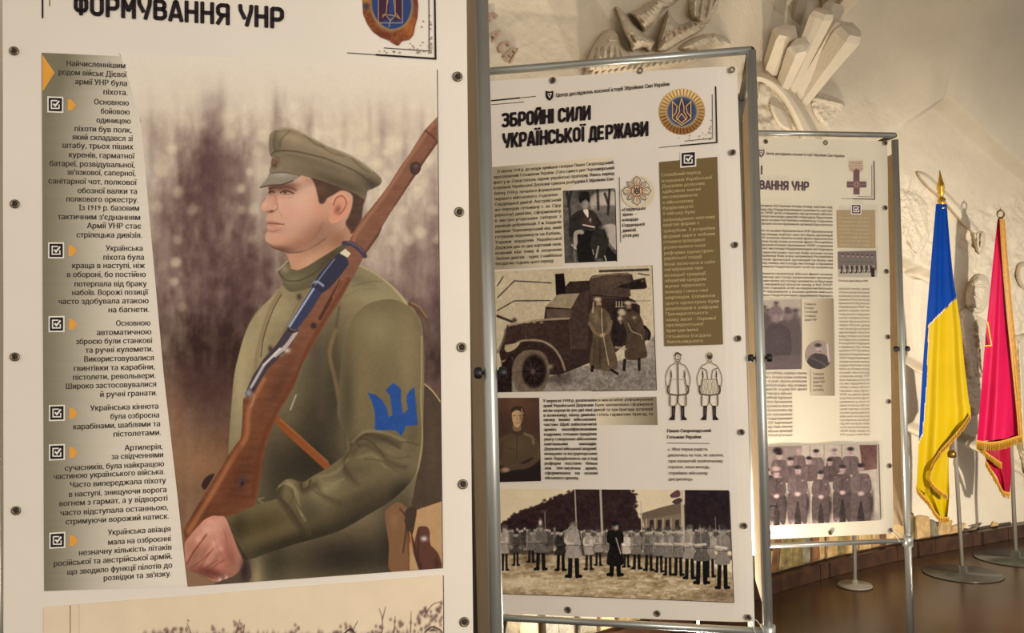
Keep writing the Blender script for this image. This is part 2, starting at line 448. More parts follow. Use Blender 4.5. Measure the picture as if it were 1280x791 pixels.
# condensed bold capitals as strokes on a 0..0.62 x 0..1 box
SG = {
 'Ф': [[(.31, 0), (.31, 1)], [(.07, .32), (.16, .2), (.46, .2), (.55, .32), (.55, .68), (.46, .8), (.16, .8), (.07, .68), (.07, .32)]],
 'О': [[(.08, .2), (.2, .08), (.4, .08), (.52, .2), (.52, .8), (.4, .92), (.2, .92), (.08, .8), (.08, .2)]],
 'Р': [[(.08, 0), (.08, .92), (.4, .92), (.52, .82), (.52, .52), (.4, .4), (.08, .4)]],
 'М': [[(.07, 0), (.07, .95)], [(.07, .93), (.31, .35), (.55, .93)], [(.55, 0), (.55, .95)]],
 'У': [[(.05, 1), (.07, .74), (.26, .34)], [(.55, 1), (.53, .7), (.34, 0)]],
 'В': [[(.08, .08), (.08, .92), (.38, .92), (.49, .82), (.49, .62), (.4, .53), (.08, .53)], [(.4, .53), (.52, .43), (.52, .18), (.4, .08), (.08, .08)]],
 'А': [[(.04, 0), (.27, .95), (.33, .95), (.56, 0)], [(.13, .25), (.47, .25)]],
 'Н': [[(.08, 0), (.08, 1)], [(.52, 0), (.52, 1)], [(.08, .5), (.52, .5)]],
 'Я': [[(.52, 0), (.52, .92), (.2, .92), (.08, .82), (.08, .54), (.2, .44), (.52, .44)], [(.3, .44), (.06, 0)]],
 'З': [[(.06, .84), (.16, .92), (.4, .92), (.51, .82), (.51, .62), (.4, .53), (.2, .53)], [(.4, .53), (.52, .43), (.52, .18), (.4, .08), (.16, .08), (.06, .18)]],
 'Б': [[(.48, .92), (.08, .92), (.08, .08), (.4, .08), (.52, .18), (.52, .44), (.4, .55), (.08, .55)]],
 'Й': [[(.08, 1), (.08, 0)], [(.08, .1), (.52, .9)], [(.52, 1), (.52, 0)], [(.16, 1.18), (.22, 1.1), (.38, 1.1), (.44, 1.18)]],
 'И': [[(.08, 1), (.08, 0)], [(.08, .1), (.52, .9)], [(.52, 1), (.52, 0)]],
 'І': [[(.08, 0), (.08, 1)]],
 'Ї': [[(.12, 0), (.12, 1)], [(-.02, 1.12), (-.02, 1.2)], [(.26, 1.12), (.26, 1.2)]],
 'С': [[(.52, .72), (.52, .8), (.4, .92), (.2, .92), (.08, .8), (.08, .2), (.2, .08), (.4, .08), (.52, .2), (.52, .28)]],
 'Л': [[(.03, .08), (.12, .12), (.2, .92), (.52, .92), (.52, 0)]],
 'К': [[(.08, 0), (.08, 1)], [(.08, .46), (.22, .5), (.52, 1)], [(.22, .5), (.54, 0)]],
 'Ь': [[(.08, 1), (.08, .08), (.4, .08), (.52, .18), (.52, .45), (.4, .56), (.08, .56)]],
 'Д': [[(.04, -.12), (.04, .08), (.58, .08), (.58, -.12)], [(.12, .08), (.2, .92), (.49, .92), (.49, .08)]],
 'Е': [[(.5, .92), (.08, .92), (.08, .08), (.5, .08)], [(.08, .5), (.45, .5)]],
 'Ж': [[(.38, 0), (.38, 1)], [(.05, 1), (.22, .5), (.04, 0)], [(.22, .5), (.54, .5)], [(.71, 1), (.54, .5), (.72, 0)]],
}
SW = {'І': .16, 'Ї': .24, 'Ж': .76, 'М': .62, 'Ф': .62, ' ': .22}
def title(name, plane, parent, st, x0, yb0, x1, yb1, cap, m, sw=.175, off=0.0016):
    tot = sum(SW.get(c, .6)+.1 for c in st)-.1
    k = (x1-x0)/tot; cx = 0; V, Fc = [], []
    for ch in st:
        for pl in SG.get(ch, []):
            for (ax, ay), (bx, by) in zip(pl[:-1], pl[1:]):
                # work in pixel space so strokes keep an even weight
                A = np.array([(cx+ax)*k, -ay*cap]); Bp = np.array([(cx+bx)*k, -by*cap])
                d = Bp-A; L = np.linalg.norm(d)+1e-9; d /= L; n = np.array([-d[1], d[0]])*sw*cap*.5
                e_ = d*sw*cap*.32
                i = len(V)
                for p in (A-e_*.6+n*.6, A-e_*.0+n, Bp+n, Bp+e_*.6+n*.6, Bp+e_*.6-n*.6, Bp-n, A-n, A-e_*.6-n*.6):
                    x = x0+p[0]; V.append(plane.on(x, yb0+(yb1-yb0)*(p[0]/(x1-x0))+p[1], off))
                Fc.append(tuple(range(i, i+8)))
        cx += SW.get(ch, .6)+.1
    return mesh(name, V, Fc, m, parent)
def checkbox(plane, parent, cx, cy, s_, mk=None, frame=None):
    mk = mk or BLACK; frame = frame or WHITE; h = s_/2; sl = plane.slope(cx, cy)
    def q(a): return [(cx+dx*a, cy+dy*a+dx*a*sl) for dx, dy in ((-1, -1), (1, -1), (1, 1), (-1, 1))]
    o = quad_print('checkbox', plane, parent, q(h), frame, 0.0014)
    quad_print('dark_square', plane, o, q(h*.83), mk, 0.0017)
    r = h*.48
    line_print('box_outline', plane, o, [[(cx+r*.5, cy-r), (cx-r, cy-r-r*sl), (cx-r, cy+r), (cx+r, cy+r), (cx+r, cy)]], s_*.075, frame, 0.0020)
    line_print('tick', plane, o, [[(cx-r*.5, cy-r*.2), (cx, cy+r*.35), (cx+r*1.05, cy-r*.95)]], s_*.11, frame, 0.0021)
    return o
def grommet(plane, parent, x, y, r, lit=False):
    c = plane.on(x, y, 0.0015); nrm = np.array([plane.n[0], plane.n[1], 0])
    k = np.linalg.norm(plane.on(x+1, y)-plane.on(x, y)); R = r*k
    o = lathe('grommet', c, [(R*.5, 0), (R*.55, .0016), (R*.78, .0026), (R*.98, .0014), (R, 0)], GROM, parent, 18, nrm)
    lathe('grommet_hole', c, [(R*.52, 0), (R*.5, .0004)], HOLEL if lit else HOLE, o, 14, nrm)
    return o
def banner_sheet(name, plane, parent, corners, m, nx=40, ny=60, wave=0.0, th=0.0015, curl=0.0):
    (ax, ay), (bx, by), (cx, cy), (dx, dy) = corners  # tl, tr, br, bl
    u = np.linspace(0, 1, nx)[None, :, None]; v = np.linspace(0, 1, ny)[:, None, None]
    A, B, C, D = (plane.on(*c) for c in corners)
    P = (A*(1-u)+B*u)*(1-v)+(D*(1-u)+C*u)*v
    nrm = np.array([plane.n[0], plane.n[1], 0])
    o = None
    back = P - nrm*th
    off = (wave*0.5*(np.sin(u*17+v*9)+np.sin(v*23))-wave) - curl*np.clip((u-.9)/.1, 0, 1)**2
    Fr = P + nrm*off; Bk = back + nrm*off
    V = np.concatenate([Fr.reshape(-1, 3), Bk.reshape(-1, 3)]); N = nx*ny
    Fc = []
    for i in range(ny-1):
        for j in range(nx-1):
            a = i*nx+j; Fc.append((a, a+nx, a+nx+1, a+1)); Fc.append((a+N, a+1+N, a+nx+1+N, a+nx+N))
    rim = [j for j in range(nx)]+[i*nx+nx-1 for i in range(1, ny)]+[(ny-1)*nx+j for j in range(nx-2, -1, -1)]+[i*nx for i in range(ny-2, 0, -1)]
    for a, b in zip(rim, rim[1:]+rim[:1]): Fc.append((a, b, b+N, a+N))
    return mesh(name, V, Fc, m, parent, False)
# ------------------------------------------------------------------ big soldier print on the near banner
def soldier_print(parent):
    q = [(150, 66), (545.8, 84), (553, 710), (235, 733), (205, 470), (176, 150)]
    c = Canvas(146, 62, 556, 736, 1.2, (221, 208, 188)); T = c.Y
    def S(n): return None
    # out of focus winter wood: tone map of light sky to brown trunks
    gx = [176, 205, 235, 265, 295, 325, 360, 400, 440, 480, 515, 552]; gy = [70, 105, 130, 155, 180, 205, 230, 280, 330, 400, 470, 540, 620, 740]
    Gd = [[0, 0, 0, 0, 0, 0, 0, 0, 0, 0, 0, 0],
          [.02, .02, .06, .10, .04, .03, .05, .02, .02, .04, .03, .03],
          [.06, .06, .12, .30, .12, .06, .20, .08, .06, .10, .08, .08],
          [.22, .18, .22, .42, .26, .16, .30, .14, .10, .14, .14, .14],
          [.36, .22, .50, .78, .50, .26, .30, .20, .12, .16, .14, .22],
          [.42, .30, .78, .96, .70, .34, .30, .24, .14, .22, .18, .30],
          [.46, .46, .90, 1.0, .76, .40, .3, .3, .2, .26, .24, .42],
          [.52, .66, .92, 1.0, .88, .52, .4, .4, .4, .34, .38, .50],
          [.60, .66, .90, 1.0, 1.0, .84, .7, .6, .6, .5, .60, .74],
          [.70, .74, .98, 1.04, 1.04, .9, .9, .9, .9, .9, .9, 1.0],
          [.80, .86, 1.1, 1.2, 1.15, 1, 1, 1, 1, 1, 1.0, 1.05],
          [.72, .74, .86, .96, 1, 1, 1, 1, 1, 1, 1.1, 1.1], [.78, .76, .8, .9, 1, 1, 1, 1, 1, 1, 1, 1], [.8, .8, .8, .9, 1, 1, 1, 1, 1, 1, 1, 1]]
    Gd = np.array(Gd); ux = np.interp(c.X[0], gx, np.arange(len(gx))); uy = np.interp(c.Y[:, 0], gy, np.arange(len(gy)))
    i0 = np.clip(uy.astype(int), 0, len(gy)-2); j0 = np.clip(ux.astype(int), 0, len(gx)-2); fy = (uy-i0)[:, None]; fx = (ux-j0)[None]; fy = fy*fy*(3-2*fy); fx = fx*fx*(3-2*fx)
    f = (Gd[i0][:, j0]*(1-fx)+Gd[i0][:, j0+1]*fx)*(1-fy)+(Gd[i0+1][:, j0]*(1-fx)+Gd[i0+1][:, j0+1]*fx)*fy
    md = np.clip(f*4, 0, 1)*np.clip((560-c.Y)/120, .25, 1)
    f = f+md*(vnoise(f.shape, (46, 12), 41, 3)*.22+vnoise(f.shape, (14, 12), 42, 3)*.16+vnoise(f.shape, (90, 30), 43, 2)*.12)
    f = np.clip(f, 0, 1.2)[..., None]; wm = np.clip((c.Y-480)/80, 0, 1)[..., None]
    wl = np.clip(1-np.abs(c.Y-440)/70, 0, 1)[..., None]; dark = (np.array((104, 80, 74.))*(1-wl)+np.array((78, 57, 48.))*wl)*(1-wm)+np.array((112, 78, 54.))*wm
    c.C = np.array((221, 206, 182.))*(1-f)+dark*f
    D = (98, 74, 72)
    for x, y, rx, ry, a in ((275, 210, 30, 34, .45), (262, 300, 14, 110, .35), (300, 330, 9, 120, .3), (276, 128, 6, 34, .35), (345, 135, 4, 28, .4), (388, 150, 4, 18, .2), (332, 240, 7, 60, .25), (205, 280, 5, 90, .25), (188, 190, 4, 60, .25),
                            (222, 170, 4, 40, .2), (430, 165, 5, 22, .25), (478, 170, 5, 30, .25), (462, 150, 3, 24, .2), (543, 250, 6, 70, .3), (506, 200, 5, 40, .25), (528, 170, 4, 30, .2), (540, 360, 14, 60, .4), (515, 330, 8, 40, .3)):
        c.blob(x, y, rx, ry, D, a)
    Bk = (224, 208, 176)
    for x, y, r, a in ((215, 186, 7, .55), (287, 168, 8, .5), (285, 145, 11, .45), (302, 236, 6, .5), (302, 262, 6, .35), (240, 262, 7, .35), (220, 328, 7, .6), (218, 352, 6, .5), (222, 300, 6, .3), (222, 240, 8, .35), (196, 258, 8, .4), (226, 150, 9, .35), (204, 215, 8, .4),
                       (232, 120, 12, .3), (453, 186, 9, .6), (453, 160, 12, .5), (492, 180, 11, .5), (520, 205, 10, .5), (537, 200, 7, .4), (505, 262, 6, .5), (430, 165, 10, .4), (330, 215, 10, .5), (318, 262, 8, .4), (323, 190, 7, .5), (312, 215, 5, .5),
                       (330, 170, 10, .5), (522, 240, 8, .5), (490, 300, 7, .35), (525, 290, 8, .45), (540, 262, 7, .45), (512, 300, 7, .4), (316, 300, 6, .25), (228, 384, 6, .3), (470, 205, 8, .4), (485, 216, 6, .45), (505, 225, 6, .4), (530, 228, 6, .4), (482, 190, 5, .5), (470, 176, 5, .5), (545, 300, 5, .3)):
        c.blob(x, y, r, r, Bk, a, hard=1.7)
    c.blob(218, 520, 22, 50, (146, 104, 72), .5); c.blob(250, 580, 34, 26, (158, 116, 80), .6); c.blob(215, 640, 20, 50, (116, 80, 56), .6)
    c.blob(262, 480, 34, 40, (84, 58, 50), .7)
    # haversack, bottle and straps behind the arm
    c.poly([(524, 470), (534, 482), (553, 500), (554, 632), (530, 640), (510, 648), (498, 620), (510, 540)], (74, 58, 44), smooth=False)
    c.blob(540, 560, 10, 50, (94, 74, 56), .5); c.stroke([(528, 478), (540, 488), (552, 504)], 1.3, (196, 168, 110))
    c.poly([(512, 640), (553, 626), (554, 712), (512, 712)], (176, 138, 98), smooth=False); c.noise(6, 5)
    c.poly([(521, 664), (524, 658), (533, 658), (537, 664), (538, 680), (548, 692), (551, 712), (526, 712), (518, 686)], (92, 56, 42)); c.blob(530, 673, 4, 3, (214, 206, 196), .9)
    c.blob(546, 704, 3, 6, (60, 38, 32), .8); c.stroke([(524, 664), (522, 700)], 2, (60, 36, 28), alpha=.7)
    # tunic ---------------------------------------------------------------
    tun = [(356, 354), (346, 364), (335, 376), (322, 388), (312, 404), (304, 424), (299, 442), (293, 468), (290, 500), (287, 540), (286, 570), (290, 610), (296, 650), (306, 700), (311, 727),
           (380, 722), (440, 718), (490, 716), (500, 690), (512, 640), (520, 600), (527, 560), (529, 520), (530, 470), (529, 420), (524, 398), (512, 380), (498, 364), (478, 347), (462, 336), (447, 329), (430, 318), (400, 326), (370, 345)]
    mk = c.poly(tun, (130, 114, 84), 1.2)
    c.blob(315, 430, 26, 80, (168, 154, 116), .75, 12, mk); c.blob(345, 385, 26, 26, (166, 152, 114), .7, 0, mk); c.blob(300, 520, 14, 60, (150, 138, 104), .6, 0, mk)
    c.blob(470, 370, 44, 26, (160, 148, 110), .8, 25, mk); c.blob(505, 400, 20, 30, (160, 150, 114), .6, 30, mk)
    c.blob(450, 430, 34, 60, (128, 112, 80), .7, 0, mk); c.blob(505, 450, 20, 60, (128, 110, 78), .6, 0, mk)
    c.blob(400, 500, 30, 70, (104, 90, 64), .8, 10, mk); c.blob(390, 560, 36, 46, (84, 70, 50), .8, 0, mk)
    c.blob(340, 560, 24, 60, (92, 76, 54), .7, 0, mk); c.blob(335, 690, 34, 40, (92, 82, 60), .7, 0, mk); c.blob(430, 690, 60, 34, (72, 58, 44), .85, 0, mk)
    c.blob(500, 690, 24, 34, (62, 48, 38), .8, 0, mk); c.blob(296, 700, 10, 60, (40, 28, 30), .9, 0, mk)
    c.blob(412, 590, 26, 30, (70, 56, 40), .6, 0, mk); c.noise(5, 3, mk); c.noise((8, 24), 4, mk)
    for x, y, rx, ry, k, an in ((400, 520, 34, 60, .68, 8), (384, 585, 44, 34, .62, 0), (350, 600, 30, 40, .72, 0), (430, 700, 90, 26, .6, -4), (340, 640, 40, 30, .75, 0), (420, 470, 12, 60, .72, 0), (500, 655, 30, 50, .55, 0), (345, 700, 16, 40, .8, 0),
                                (398, 440, 18, 40, .8, 20), (296, 690, 10, 40, .5, 0), (448, 350, 30, 8, .86, 24), (322, 720, 8, 30, 1.35, 0), (300, 470, 9, 60, 1.12, 0)):
        c.shade(x, y, rx, ry, k, an, mk)
    # armhole seam, front placket, shoulder strap
    c.stroke([(424, 384), (420, 412), (420, 440), (424, 480), (428, 520), (432, 560)], (3, 4), (84, 70, 48), 3, .65, mk)
    c.stroke([(446, 330), (470, 342), (492, 360), (508, 380)], 2.4, (186, 172, 132), 2, .7, mk)
    c.stroke([(440, 358), (462, 352), (478, 352)], 1.6, (108, 98, 70), 1.5, .6, mk); c.stroke([(430, 372), (450, 362), (474, 362)], 1.5, (116, 106, 76), 1.5, .4, mk)
    c.stroke([(350, 366), (338, 386), (328, 416), (322, 440), (318, 470)], 5, (140, 118, 86), 1.5, .8, mk); c.stroke([(352, 368), (341, 388), (330, 420), (326, 446)], 1.2, (62, 48, 34), 1, .8, mk)
    c.stroke([(344, 364), (326, 384), (314, 400)], 2, (104, 88, 62), 1.2, .5, mk)
    c.stroke([(372, 380), (362, 400), (352, 420)], 1.2, (96, 84, 58), 1.2, .5, mk); c.blob(374, 371, 3, 4, (62, 48, 40), .9); c.blob(338, 436, 2.6, 4, (60, 46, 38), .9)
    c.stroke([(388, 388), (398, 470), (402, 520)], 10, (84, 68, 56), 8, .5, mk)
    c.stroke([(420, 412), (412, 440), (418, 470), (424, 500)], 5, (140, 112, 76), 3, .6, mk)
    c.stroke([(512, 380), (524, 388), (534, 402), (536, 412)], (5, 3), (98, 72, 50), 1.4, .9); c.stroke([(514, 378), (524, 384), (533, 396)], 1.4, (150, 116, 78), 1)
    # leather strap across the waist
    c.stroke([(346, 524), (366, 544), (388, 564), (412, 586)], 9, (140, 76, 36), 1.2); c.stroke([(350, 524), (370, 541), (392, 561), (410, 577)], 1.6, (176, 106, 58), 1.2, .8)
    # arm: upper sleeve, elbow, forearm ------------------------------------
    arm = [(422, 520), (424, 480), (430, 430), (440, 400), (460, 380), (490, 374), (512, 384), (524, 400), (529, 430), (529, 470), (527, 500), (529, 548), (527, 572), (521, 592), (506, 610), (487, 627),
           (462, 642), (427, 662), (398, 672), (368, 680), (338, 690), (308, 699.5), (300, 690), (292, 670), (281, 645), (304, 636), (328, 628), (348, 622), (346, 612), (350, 604), (363, 598), (378, 602.5), (392, 594), (407, 586), (424, 574), (437, 563), (434, 545)]
    ma = c.poly(arm, (112, 98, 68), 1.1)
    c.blob(470, 410, 30, 26, (134, 122, 88), .8, 0, ma); c.blob(510, 440, 14, 60, (138, 120, 86), .7, 0, ma); c.blob(450, 480, 18, 50, (126, 108, 74), .6, 0, ma)
    c.blob(512, 560, 14, 34, (118, 102, 74), .6, 0, ma); c.blob(470, 590, 44, 26, (108, 94, 66), .7, -25, ma); c.blob(460, 632, 60, 14, (68, 54, 38), .8, -24, ma)
    c.blob(370, 672, 50, 10, (70, 56, 36), .8, -14, ma); c.blob(330, 655, 36, 18, (96, 80, 46), .8, -14, ma); c.blob(405, 612, 26, 12, (136, 124, 94), .6, -28, ma)
    c.blob(296, 660, 12, 16, (84, 68, 38), .6, 0, ma); c.stroke([(281, 645), (292, 671), (308, 699)], 3, (66, 52, 32), 1.5, .7, ma)
    c.blob(508, 612, 14, 12, (74, 58, 42), .6, 0, ma); c.noise(5, 3, ma)
    for x, y, rx, ry, k, an in ((434, 500, 10, 60, .72, 0), (440, 655, 90, 13, .58, -22), (340, 688, 50, 11, .62, -14), (500, 616, 20, 14, .62, -50), (470, 548, 26, 7, .8, 0), (440, 590, 26, 10, .85, -30), (320, 655, 40, 14, .84, -14),
                                (386, 640, 18, 20, .78, 0), (516, 540, 8, 30, .86, 0), (480, 430, 30, 40, 1.04, 0), (450, 620, 40, 9, .82, -26), (420, 604, 18, 6, 1.14, -28), (470, 572, 30, 6, 1.1, -20), (400, 620, 10, 12, 1.08, 0), (300, 660, 10, 20, .82, 0)):
        c.shade(x, y, rx, ry, k, an, ma)
    for p, wdt, a in (([(436, 560), (446, 548), (462, 543), (480, 548), (498, 556)], 6, .5), ([(442, 566), (452, 556), (470, 562), (488, 578), (506, 584)], 6, .4), ([(352, 604), (350, 622), (362, 640), (378, 664)], 7, .5), ([(376, 604), (380, 614), (392, 606)], 6, .5), ([(396, 606), (404, 620), (424, 628)], 6, .35), ([(436, 562), (430, 584), (446, 604)], 6, .4)):
        c.stroke(p, wdt, (56, 44, 30), 6, a, ma)
    for p, wdt, a in (([(440, 553), (456, 539), (482, 541), (506, 551)], 3, .5), ([(361, 604), (371, 614), (374, 634), (382, 650)], 4, .5), ([(448, 572), (466, 568), (482, 584)], 3, .35), ([(350, 602), (358, 600), (366, 604)], 3, .5), ([(398, 596), (420, 590), (434, 574)], 4, .4)):
        c.stroke(p, wdt, (152, 136, 102), 3, a, ma)
    c.stroke([(527, 420), (527, 470), (526, 500), (528, 545), (522, 588), (516, 600)], 1.8, (170, 148, 104), 1.2, .8, ma)
    for p, wdt, cl, a in (([(437, 556), (448, 546), (466, 544), (486, 552), (500, 560)], 2.4, (78, 64, 42), .8), ([(440, 552), (456, 540), (478, 540)], 2, (140, 124, 90), .6),
                          ([(450, 558), (446, 552), (456, 548), (468, 556), (480, 570)], 2.2, (74, 60, 40), .8), ([(452, 566), (470, 560), (492, 572), (512, 570)], 2, (92, 78, 54), .6),
                          ([(456, 574), (476, 576), (498, 590)], 2.2, (86, 72, 50), .6), ([(437, 563), (430, 580), (440, 596)], 2.4, (84, 68, 46), .6), ([(486, 556), (506, 552), (524, 556)], 2, (84, 70, 46), .6),
                          ([(352, 606), (348, 620), (360, 632), (372, 650), (384, 668)], 3, (72, 58, 38), .85), ([(358, 602), (368, 610), (370, 626), (378, 644)], 2.4, (146, 132, 98), .7),
                          ([(349, 608), (356, 604), (366, 608)], 2, (150, 136, 102), .8), ([(376, 604), (378, 612), (386, 608), (388, 600)], 2.4, (72, 58, 40), .9), ([(386, 606), (396, 616), (412, 622)], 2, (86, 72, 50), .6),
                          ([(364, 612), (372, 630), (384, 650), (388, 668)], 2, (84, 68, 44), .7), ([(366, 622), (360, 640), (366, 654)], 1.6, (86, 70, 46), .6), ([(400, 600), (414, 604), (430, 598)], 2, (140, 126, 94), .5)):
        c.stroke(p, wdt, cl, 1.8, a, ma)
    # trident painted on the sleeve
    BL = (34, 74, 142)
    tr = [(459.3, 490.5), (469, 493), (478, 500), (484, 511), (485.5, 521), (490.5, 519), (489, 506), (487.5, 494), (482, 488), (487, 482), (492.4, 478.6), (497, 482), (501.3, 486.5), (501, 500), (503.8, 517), (510, 512), (508, 500), (509, 493), (513, 487), (518, 483.6),
          (520, 505), (522, 531), (507, 532.5), (505, 539), (501.5, 544.5), (496, 539), (491.4, 537.4), (469, 537.4), (468.5, 516), (465, 502)]
    mt = c.poly(tr, BL, .9, smooth=False); c.noise(5, 6, mt)
    # buckled straps under the elbow
    c.poly([(481, 644), (486, 634), (497, 627.5), (508, 634), (512, 648), (508, 668), (509, 712), (487, 712), (486, 680)], (124, 88, 60)); c.stroke([(500, 636), (508, 650), (504, 690)], 2, (78, 52, 36), 1.5)
    c.stroke([(508, 650), (516, 680), (526, 712)], 5, (70, 44, 34)); c.stroke([(512, 664), (516, 690)], 2, (170, 118, 70)); c.blob(493, 650, 5, 10, (150, 112, 80), .6)
    c.poly([(506, 640), (520, 634), (519, 652), (514, 668)], (66, 50, 38))
    # neck and head --------------------------------------------------------
    c.poly([(343, 300), (358, 318), (361, 326), (366, 342), (392, 330), (428, 306), (444, 296), (434, 270), (400, 262), (350, 286)], (182, 134, 104), 1)
    face = [(334, 230), (336, 238), (334.4, 243), (332, 249), (328.6, 254), (325.8, 257.6), (326.4, 261.4), (330, 264), (334, 266), (334.6, 269), (333, 273), (332.8, 276.6), (335, 279.5), (333.6, 283), (335, 288), (332, 293), (331.4, 298), (333.4, 304), (340, 310), (350, 313.5), (360, 317.5), (376, 316), (396, 308), (414, 294), (430, 285), (441, 262), (440, 240), (416, 226), (380, 214), (345, 216)]
    mf = c.poly(face, (200, 154, 130), .9, smooth=False)
    c.noise(7, 3, mf)
    for x, y, rx, ry, cl, al, an in ((368, 252, 26, 26, (206, 164, 142), .7, 0), (350, 256, 9, 9, (220, 166, 140), .6, 0), (376, 232, 18, 8, (212, 174, 152), .8, 8), (366, 266, 12, 10, (208, 152, 132), .65, 0), (396, 268, 14, 20, (204, 148, 120), .6, 0),
                                   (395, 290, 26, 12, (178, 124, 98), .7, -30), (372, 306, 22, 8, (166, 112, 88), .75, -6), (348, 300, 10, 6, (206, 148, 120), .8, 0), (350, 312, 18, 4.5, (140, 92, 70), .85, 6), (404, 256, 8, 16, (196, 138, 112), .6, 0),
                                   (345, 288, 12, 4, (170, 116, 92), .5, 0), (331, 256.5, 4.5, 4, (226, 164, 138), .85, 0), (337.5, 265, 5.5, 1.6, (132, 78, 60), .85, 0), (336, 247, 2.4, 8, (206, 148, 122), .5, 0), (344, 250, 3, 8, (184, 126, 100), .55, 12),
                                   (352, 232.5, 24, 4.6, (120, 78, 60), .9, -3), (338, 238, 5, 4, (132, 86, 68), .8, 0), (360, 237, 11, 4.5, (158, 106, 82), .7, 0), (388, 226, 10, 5, (168, 120, 94), .6, 10)):
        c.blob(x, y, rx, ry, cl, al, an, mf)
    c.stroke([(337, 235.8), (341, 234.2), (345, 235)], 1.8, (92, 60, 48), 1.2, .8, mf); c.stroke([(349, 235.4), (356, 233.6), (364, 234.6), (370, 237.6)], 2.2, (112, 76, 58), 2, .75, mf)
    c.stroke([(336.4, 240.6), (340, 239.4), (343, 240.6)], 1.2, (64, 44, 40), .8, .9, mf); c.stroke([(350.6, 240.8), (356, 238.4), (362, 239.6), (367.5, 242)], 1.4, (62, 40, 36), .8, .95, mf)
    c.blob(356.4, 240.8, 1.9, 1.3, (52, 46, 50), .95, 0, mf, 2); c.stroke([(351.5, 242.3), (358, 243.6), (366, 242.6)], .9, (138, 90, 72), .8, .75, mf); c.stroke([(352, 246.6), (359, 247.6), (366, 246)], 1.2, (178, 120, 96), 1.4, .5, mf)
    c.stroke([(342.5, 263.6), (346, 261.4), (347.4, 257.6), (345.6, 254)], 1.3, (158, 100, 78), 1.3, .8, mf); c.blob(340, 263.6, 2, 1, (84, 46, 40), .95, 0, mf); c.stroke([(346, 251), (344, 246), (342, 243)], 1.4, (170, 114, 90), 1.6, .5, mf)
    c.stroke([(347.6, 262), (350.6, 267), (352, 272)], 1.2, (182, 122, 98), 1.6, .55, mf)
    c.poly([(333, 278.6), (334.4, 276.4), (338, 275.8), (342, 276.4), (347, 278), (351, 279.6), (344, 279.6)], (176, 112, 96), 1.1, .8, mf); c.poly([(334, 280.2), (341, 280), (350, 280.4), (346, 282.2), (340, 283), (335, 282.6)], (190, 126, 106), 1.2, .75, mf)
    c.stroke([(333.6, 279.3), (340, 279.6), (347, 279.8), (354, 280.6)], 1.1, (104, 56, 50), .8, .95, mf); c.stroke([(354, 279), (356, 281.4)], 1.2, (150, 96, 76), 1, .6, mf)
    c.stroke([(335, 288), (341, 289.6), (348, 287.6)], 1.8, (158, 104, 82), 1.5, .6, mf); c.stroke([(333, 303), (343, 310), (356, 315), (374, 315.6), (390, 310), (408, 298)], 2.2, (126, 84, 64), 2, .75, mf)
    c.stroke([(404, 278), (398, 290), (388, 302)], 2.5, (162, 110, 86), 4, .45, mf)
    c.blob(400, 306, 26, 8, (150, 106, 82), .55, -38); c.blob(386, 326, 20, 9, (204, 156, 128), .7, -28); c.blob(366, 324, 7, 8, (196, 146, 118), .6); c.blob(422, 300, 12, 10, (142, 98, 76), .7, -40)
    c.shade(354, 237, 20, 6, .8, -2, mf); c.shade(338, 240, 5, 5, .82, 0, mf); c.shade(400, 290, 30, 16, .86, -30, mf); c.shade(350, 312, 26, 5, .8, 4, mf); c.shade(380, 250, 20, 20, 1.05, 0, mf)
    hair = [(379, 219), (388, 222), (394, 232), (397, 244), (399.5, 254), (405, 254), (409, 248), (416, 244), (428, 238), (440, 244), (440, 258), (436, 270), (432, 279), (437, 288), (440, 292), (447, 284), (452, 274), (454, 258), (456, 244), (440, 230), (410, 218), (390, 214)]
    mh = c.poly(hair, (84, 60, 48), 2.2); c.noise((3, 8), 7, mh); c.blob(402, 238, 8, 8, (110, 82, 62), .6, 0, mh)
    ear = [(411, 274), (413, 262), (414, 252), (419, 244), (427, 240.5), (434, 244), (438, 252), (436, 264), (430, 272), (422, 277.5), (415, 279)]
    me_ = c.poly(ear, (208, 146, 118), .9); c.stroke([(417, 256), (420, 248), (428, 245), (433, 252), (430, 262), (424, 268)], 2, (150, 92, 72), 1.5, .8, me_); c.blob(422, 262, 4, 6, (136, 80, 64), .8, 20, me_); c.stroke([(415, 252), (421, 243.5), (429, 243), (435, 250)], 1.6, (226, 168, 140), 1, .8, me_)
    # stand collar
    mc = c.poly([(347, 338.5), (352, 332), (361, 325), (364, 336), (372, 338), (382, 334), (392, 328), (408, 318), (430, 304), (446, 299), (448, 316), (430, 334), (412, 346), (402, 354), (382, 360), (363, 364.5), (354, 354)], (100, 90, 64), 1, smooth=False)
    c.blob(356, 336, 6, 6, (160, 138, 116), .8, 0, mc); c.blob(366, 350, 14, 7, (128, 122, 88), .7, -10, mc); c.blob(415, 322, 20, 9, (74, 62, 44), .8, -34, mc); c.stroke([(348, 340), (358, 350), (376, 350), (398, 338), (404, 330)], 1.6, (66, 62, 42), 1.4, .7, mc)
    c.stroke([(354, 355), (364, 364), (384, 360), (402, 353)], 1.3, (70, 64, 44), 1.1, .7); c.stroke([(347, 338), (360, 326)], 1.6, (176, 166, 132), 1.2, .8)
    # cap ------------------------------------------------------------------
    cap = [(336.5, 172), (339, 166), (345, 162), (353, 160), (362, 160), (371, 162.5), (378, 166), (388, 171), (401, 178), (410, 183), (424, 188), (436, 193), (447, 199), (456, 205), (466, 213), (475, 221), (477, 226), (475, 231), (466, 236), (459.5, 239), (456.5, 249), (446, 243), (430, 236), (412, 229.5), (396, 224), (376, 219), (360, 216), (338, 216), (339, 206), (340, 198), (336.5, 190)]
    mp = c.poly(cap, (132, 115, 92), 1)
